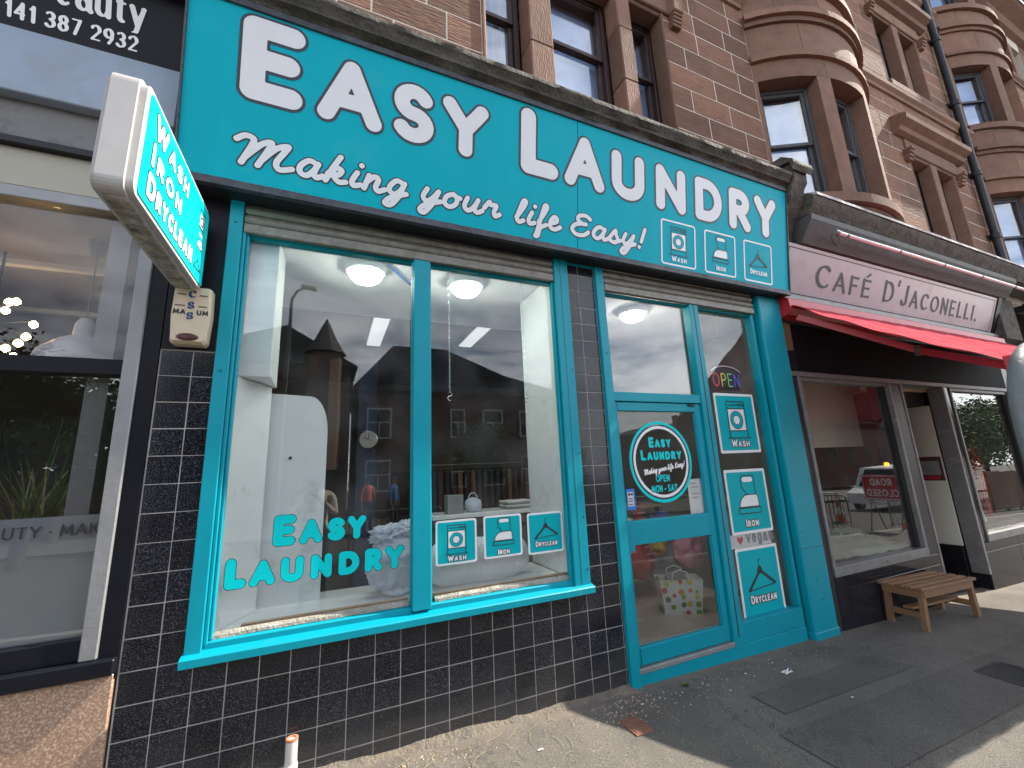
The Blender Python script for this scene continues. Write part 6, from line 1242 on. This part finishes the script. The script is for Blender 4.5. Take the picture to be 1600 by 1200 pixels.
# trees
def tree(x, y, h, r, lab, seed, n=7000):
    rnd = random.Random(seed); t = thing('street_tree', lab, 'tree', (x, y, gz(x, y)), 'trees across the street'); z0 = gz(x, y) - .1
    tr = MB(); tr.tube([(x, y, z0), (x + .05, y, z0 + h * .25), (x - .05, y, z0 + h * .5), (x, y, z0 + h * .85)], [.16, .13, .09, .03], 8)
    cl = []
    for k in range(9):
        a = k * 2.4; zz_ = z0 + h * (.35 + .06 * k); e = Vector((x + math.cos(a) * r * .7, y + math.sin(a) * r * .7, zz_ + h * .12)); tr.tube([(x, y, zz_), (x + (e.x - x) * .5, y + (e.y - y) * .5, zz_ + h * .08), e], [.06, .04, .015], 5); cl.append(e)
    cl += [Vector((x + rnd.uniform(-.5, .5) * r, y + rnd.uniform(-.5, .5) * r, z0 + h * rnd.uniform(.55, .98))) for _ in range(10)]; ob('trunk', tr, 'bark', t, smooth=.8)
    for mt, cnt in (('leaf_a', n // 2), ('leaf_b', n // 2)):
        g = MB(); vs = []; fs = []
        for k in range(cnt):
            c = rnd.choice(cl); p = c + Vector((rnd.gauss(0, .32), rnd.gauss(0, .32), rnd.gauss(0, .26))) * r * .62; d = Vector((rnd.uniform(-1, 1), rnd.uniform(-1, 1), rnd.uniform(-.6, .6))).normalized(); u = d.orthogonal().normalized() * .05; d = d * .085
            i = len(vs); vs += [p - d, p + u, p + d, p - u]; fs.append((i, i + 1, i + 2, i + 3))
        ob('crown', g.add(vs, fs), mt, t)
for k, (x, y, h, r, lab) in enumerate(((-7.0, -10.5, 4.4, 1.5, 'bushy tree mirrored in the beauty window, nearest its right edge'), (-10.2, -13.5, 5.6, 2.0, 'dark bushy tree mirrored in the middle of the beauty window'), (-13.5, -15, 6.6, 2.3, 'tall dark tree mirrored at the left of the beauty window'), (-8.6, -15.5, 5.0, 2.0, 'rounded tree mirrored behind the others in the beauty window'), (6.3, -16.8, 4.2, 1.3, 'small tree mirrored before the brick flats'), (29, -7.6, 4.6, 1.9, 'leafy tree mirrored in the far cafe window'), (35, -8.8, 5.2, 2.2, 'second leafy tree mirrored behind in the far cafe window'), (22, -13.5, 4.0, 1.6, 'dark tree mirrored at the left of the cafe window'))): tree(x, y, h, r, lab, 11 + k)
bw = MB(); bw.box(-16, -7.8, -16.6, -16.3, -.5, 2.2); tag(ob('brick_garden_wall', bw, 'brick_far'), 'low red brick garden wall across the street, mirrored in the beauty window', 'wall')

# ================================================================== people (mirrored in the glass)
def person(name, lab, loc, face, J, mats, hair=True, scale=1.0):
    """J: dict joint -> (parent, x, y, z, radius); one continuous skinned body"""
    names = list(J); vs = [Vector(J[k][1:4]) for k in names]; es = [(names.index(J[k][0]), i) for i, k in enumerate(names) if J[k][0]]
    me = bpy.data.meshes.new('body_src'); me.from_pydata(vs, es, []); o = bpy.data.objects.new('body_src', me); COL.objects.link(o)
    m = o.modifiers.new('skin', 'SKIN'); m.use_smooth_shade = True
    sv = me.skin_vertices[0].data
    for i, k in enumerate(names): r = J[k][4]; sv[i].radius = r if isinstance(r, tuple) else (r, r); sv[i].use_root = (i == 0)
    sub = o.modifiers.new('sub', 'SUBSURF'); sub.levels = 1; sub.render_levels = 1
    dg = bpy.context.evaluated_depsgraph_get(); em = bpy.data.meshes.new_from_object(o.evaluated_get(dg)); bpy.data.objects.remove(o)
    em.materials.clear()
    for k in mats['list']: em.materials.append(MATS[k])
    zone = [mats['zone'](k) for k in names]
    for p in em.polygons:
        c = p.center; d = [(c - v).length - (J[k][4] if not isinstance(J[k][4], tuple) else J[k][4][0]) for v, k in zip(vs, names)]; p.material_index = zone[d.index(min(d))]; p.use_smooth = True
    t = thing('person', lab, 'person', loc)
    M = Matrix.Rotation(face, 4, 'Z')
    em.transform(M); em.transform(Matrix.Translation(loc)); b = ob('body', em, None, t)
    if hair:
        h = Vector(J['head'][1:4]); hm = bmesh.new(); bmesh.ops.create_uvsphere(hm, u_segments=16, v_segments=10, radius=.112)
        for v in list(hm.verts):
            if v.co.z < -.01 and v.co.y < .03: hm.verts.remove(v)
        for v in hm.verts: v.co = Vector((v.co.x * .92, v.co.y * 1.02 + .012, v.co.z * 1.15)) * (1 + .06 * noise.noise(v.co * 30)) + h + Vector((0, .005, .02))
        hme = bpy.data.meshes.new('hair'); hm.to_mesh(hme); hm.free(); hme.transform(M); hme.transform(Matrix.Translation(loc)); ob('hair', hme, 'hair', t, smooth=True)
        fc = MB(); 
        for s in (-1, 1): fc.lathe([(.009, -.006), (.011, 0), (.002, .006)], (h.x + s * .034, h.y - .094, h.z + .005), 8, 'y'); 
        fm = fc.mesh('eyes'); fm.transform(M); fm.transform(Matrix.Translation(loc)); ob('eyes', fm, 'ink', t)
        nm = MB(); nm.add([(h.x - .013, h.y - .092, h.z - .03), (h.x + .013, h.y - .092, h.z - .03), (h.x, h.y - .088, h.z + .01), (h.x, h.y - .118, h.z - .026)], [(0, 1, 3), (1, 2, 3), (2, 0, 3)]); nmm = nm.mesh('nose'); nmm.transform(M); nmm.transform(Matrix.Translation(loc)); ob('nose', nmm, 'skin', t)
        mm = MB().box(h.x - .025, h.x + .025, h.y - .097, h.y - .088, h.z - .058, h.z - .05); mme = mm.mesh('mouth'); mme.transform(M); mme.transform(Matrix.Translation(loc)); ob('mouth', mme, 'cafe_maroon', t)
    return t
def body_joints(armL, armR):
    J = {'pelvis': (None, 0, 0, .95, (.15, .11)), 'waist': ('pelvis', 0, 0, 1.10, (.145, .105)), 'chest': ('waist', 0, .0, 1.30, (.165, .115)), 'neckbase': ('chest', 0, .01, 1.45, (.09, .08)), 'neck': ('neckbase', 0, -.01, 1.52, (.055, .055)), 'head': ('neck', 0, -.02, 1.64, (.085, .095)), 'crown': ('head', 0, -.015, 1.71, (.07, .08))}
    for s, nm, A in ((-1, 'l', armL), (1, 'r', armR)):
        J['hip' + nm] = ('pelvis', s * .10, 0, .88, .095); J['knee' + nm] = ('hip' + nm, s * .11, -.02, .48, .065); J['ankle' + nm] = ('knee' + nm, s * .12, .02, .09, .045); J['toe' + nm] = ('ankle' + nm, s * .13, -.14, .035, .035)
        J['shoulder' + nm] = ('neckbase', s * .19, .0, 1.42, .065); J['elbow' + nm] = ('shoulder' + nm, *A[0], .045); J['wrist' + nm] = ('elbow' + nm, *A[1], .03); J['palm' + nm] = ('wrist' + nm, *A[2], (.022, .034))
        d = (Vector(A[2]) - Vector(A[1])).normalized(); side = d.cross(Vector((0, 1, 0.2))).normalized(); curl = side.cross(d).normalized()
        for k, L in enumerate((.06, .075, .08, .07)):
            b0 = Vector(A[2]) + d * .03 + side * (k - 1.5) * .021; m1 = b0 + d * L * .55 + curl * .012; m2 = b0 + d * L * .8 + curl * .04
            J[f'finger{k}a{nm}'] = ('palm' + nm, *b0, .0095); J[f'finger{k}b{nm}'] = (f'finger{k}a{nm}', *m1, .009); J[f'finger{k}c{nm}'] = (f'finger{k}b{nm}', *m2, .0075)
        th = Vector(A[1]) * .35 + Vector(A[2]) * .65 - side * .035 + curl * .01; J['thumba' + nm] = ('palm' + nm, *th, .011); J['thumbb' + nm] = ('thumba' + nm, *(th + d * .04 - side * .012 + curl * .015), .009)
    return J
def zoner(top):
    def z(k):
        if k.startswith(('head', 'crown', 'neck')) and k != 'neckbase' or k.startswith(('palm', 'finger', 'thumb', 'wrist')): return 0
        if k.startswith(('pelvis', 'hip', 'knee')): return 2
        if k.startswith(('ankle', 'toe')): return 3
        return 1
    return {'list': ['skin', top, 'denim', 'rubber'], 'zone': z}
# photographer standing behind the lens, phone held up, facing the shop
gzp = gz(-.62, -3.3); px, py = -.75, -3.38
Jp = body_joints(((-.24, -.10, 1.18), (-.02, -.30, 1.42), (.05, -.36, 1.50)), ((.34, -.12, 1.22), (.26, -.31, 1.46), (.22, -.36, 1.54)))
person('person', 'person in a pale shirt holding up a phone, mirrored in the left pane', (px, py, gzp), math.pi, Jp, zoner('shirt_pale'))
Mc = cam.matrix_world.copy(); ph = thing('phone', 'dark phone held sideways by the mirrored photographer', 'phone', (CAM.x, CAM.y - .03, CAM.z - .04)); ob('case', MB(Mc @ Matrix.Translation((-.055, -.02, .022))).box(-.078, .078, -.037, .037, -.004, .004, .003), 'ink', ph); ob('camera_bump', MB(Mc @ Matrix.Translation((-.0, -.0, .0155))).lathe([(.014, 0), (.014, .0015)], (-.02, 0, 0), 14), 'dark_metal', ph)
rest = (((-.26, .0, 1.14), (-.27, -.06, .90), (-.27, -.08, .82)), ((.26, .0, 1.14), (.27, -.06, .90), (.27, -.08, .82)))
person('person', 'person in an orange hi-vis vest, mirrored beside the teal mullion', (.62, -12.0, gz(.6, -12)), 2.6, body_joints(*rest), zoner('hivis'))
person('person', 'person in a blue top, mirrored right beside the teal mullion', (1.48, -12.2, gz(1.5, -12)), 2.2, body_joints(*rest), zoner('shirt_blue'))

# added hoarding that hides the bright road mirrored in the far cafe window
HB = thing('added_hoarding', 'added dark timber hoarding, darkens the road mirrored in the far cafe window', 'hoarding', (29, -5.2, gz(29, -5.2) - .14))
for k in range(8):
    x = 24 + k * 1.25; z = gz(x, -5.2) - .14; ob('panel', MB().box(x, x + 1.235, -5.23, -5.20, z + .04, z + 1.55, .004), 'cloth_brown', HB); ob('post', MB().box(x - .03, x + .03, -5.30, -5.235, z, z + 1.6), 'wood_bench', HB)
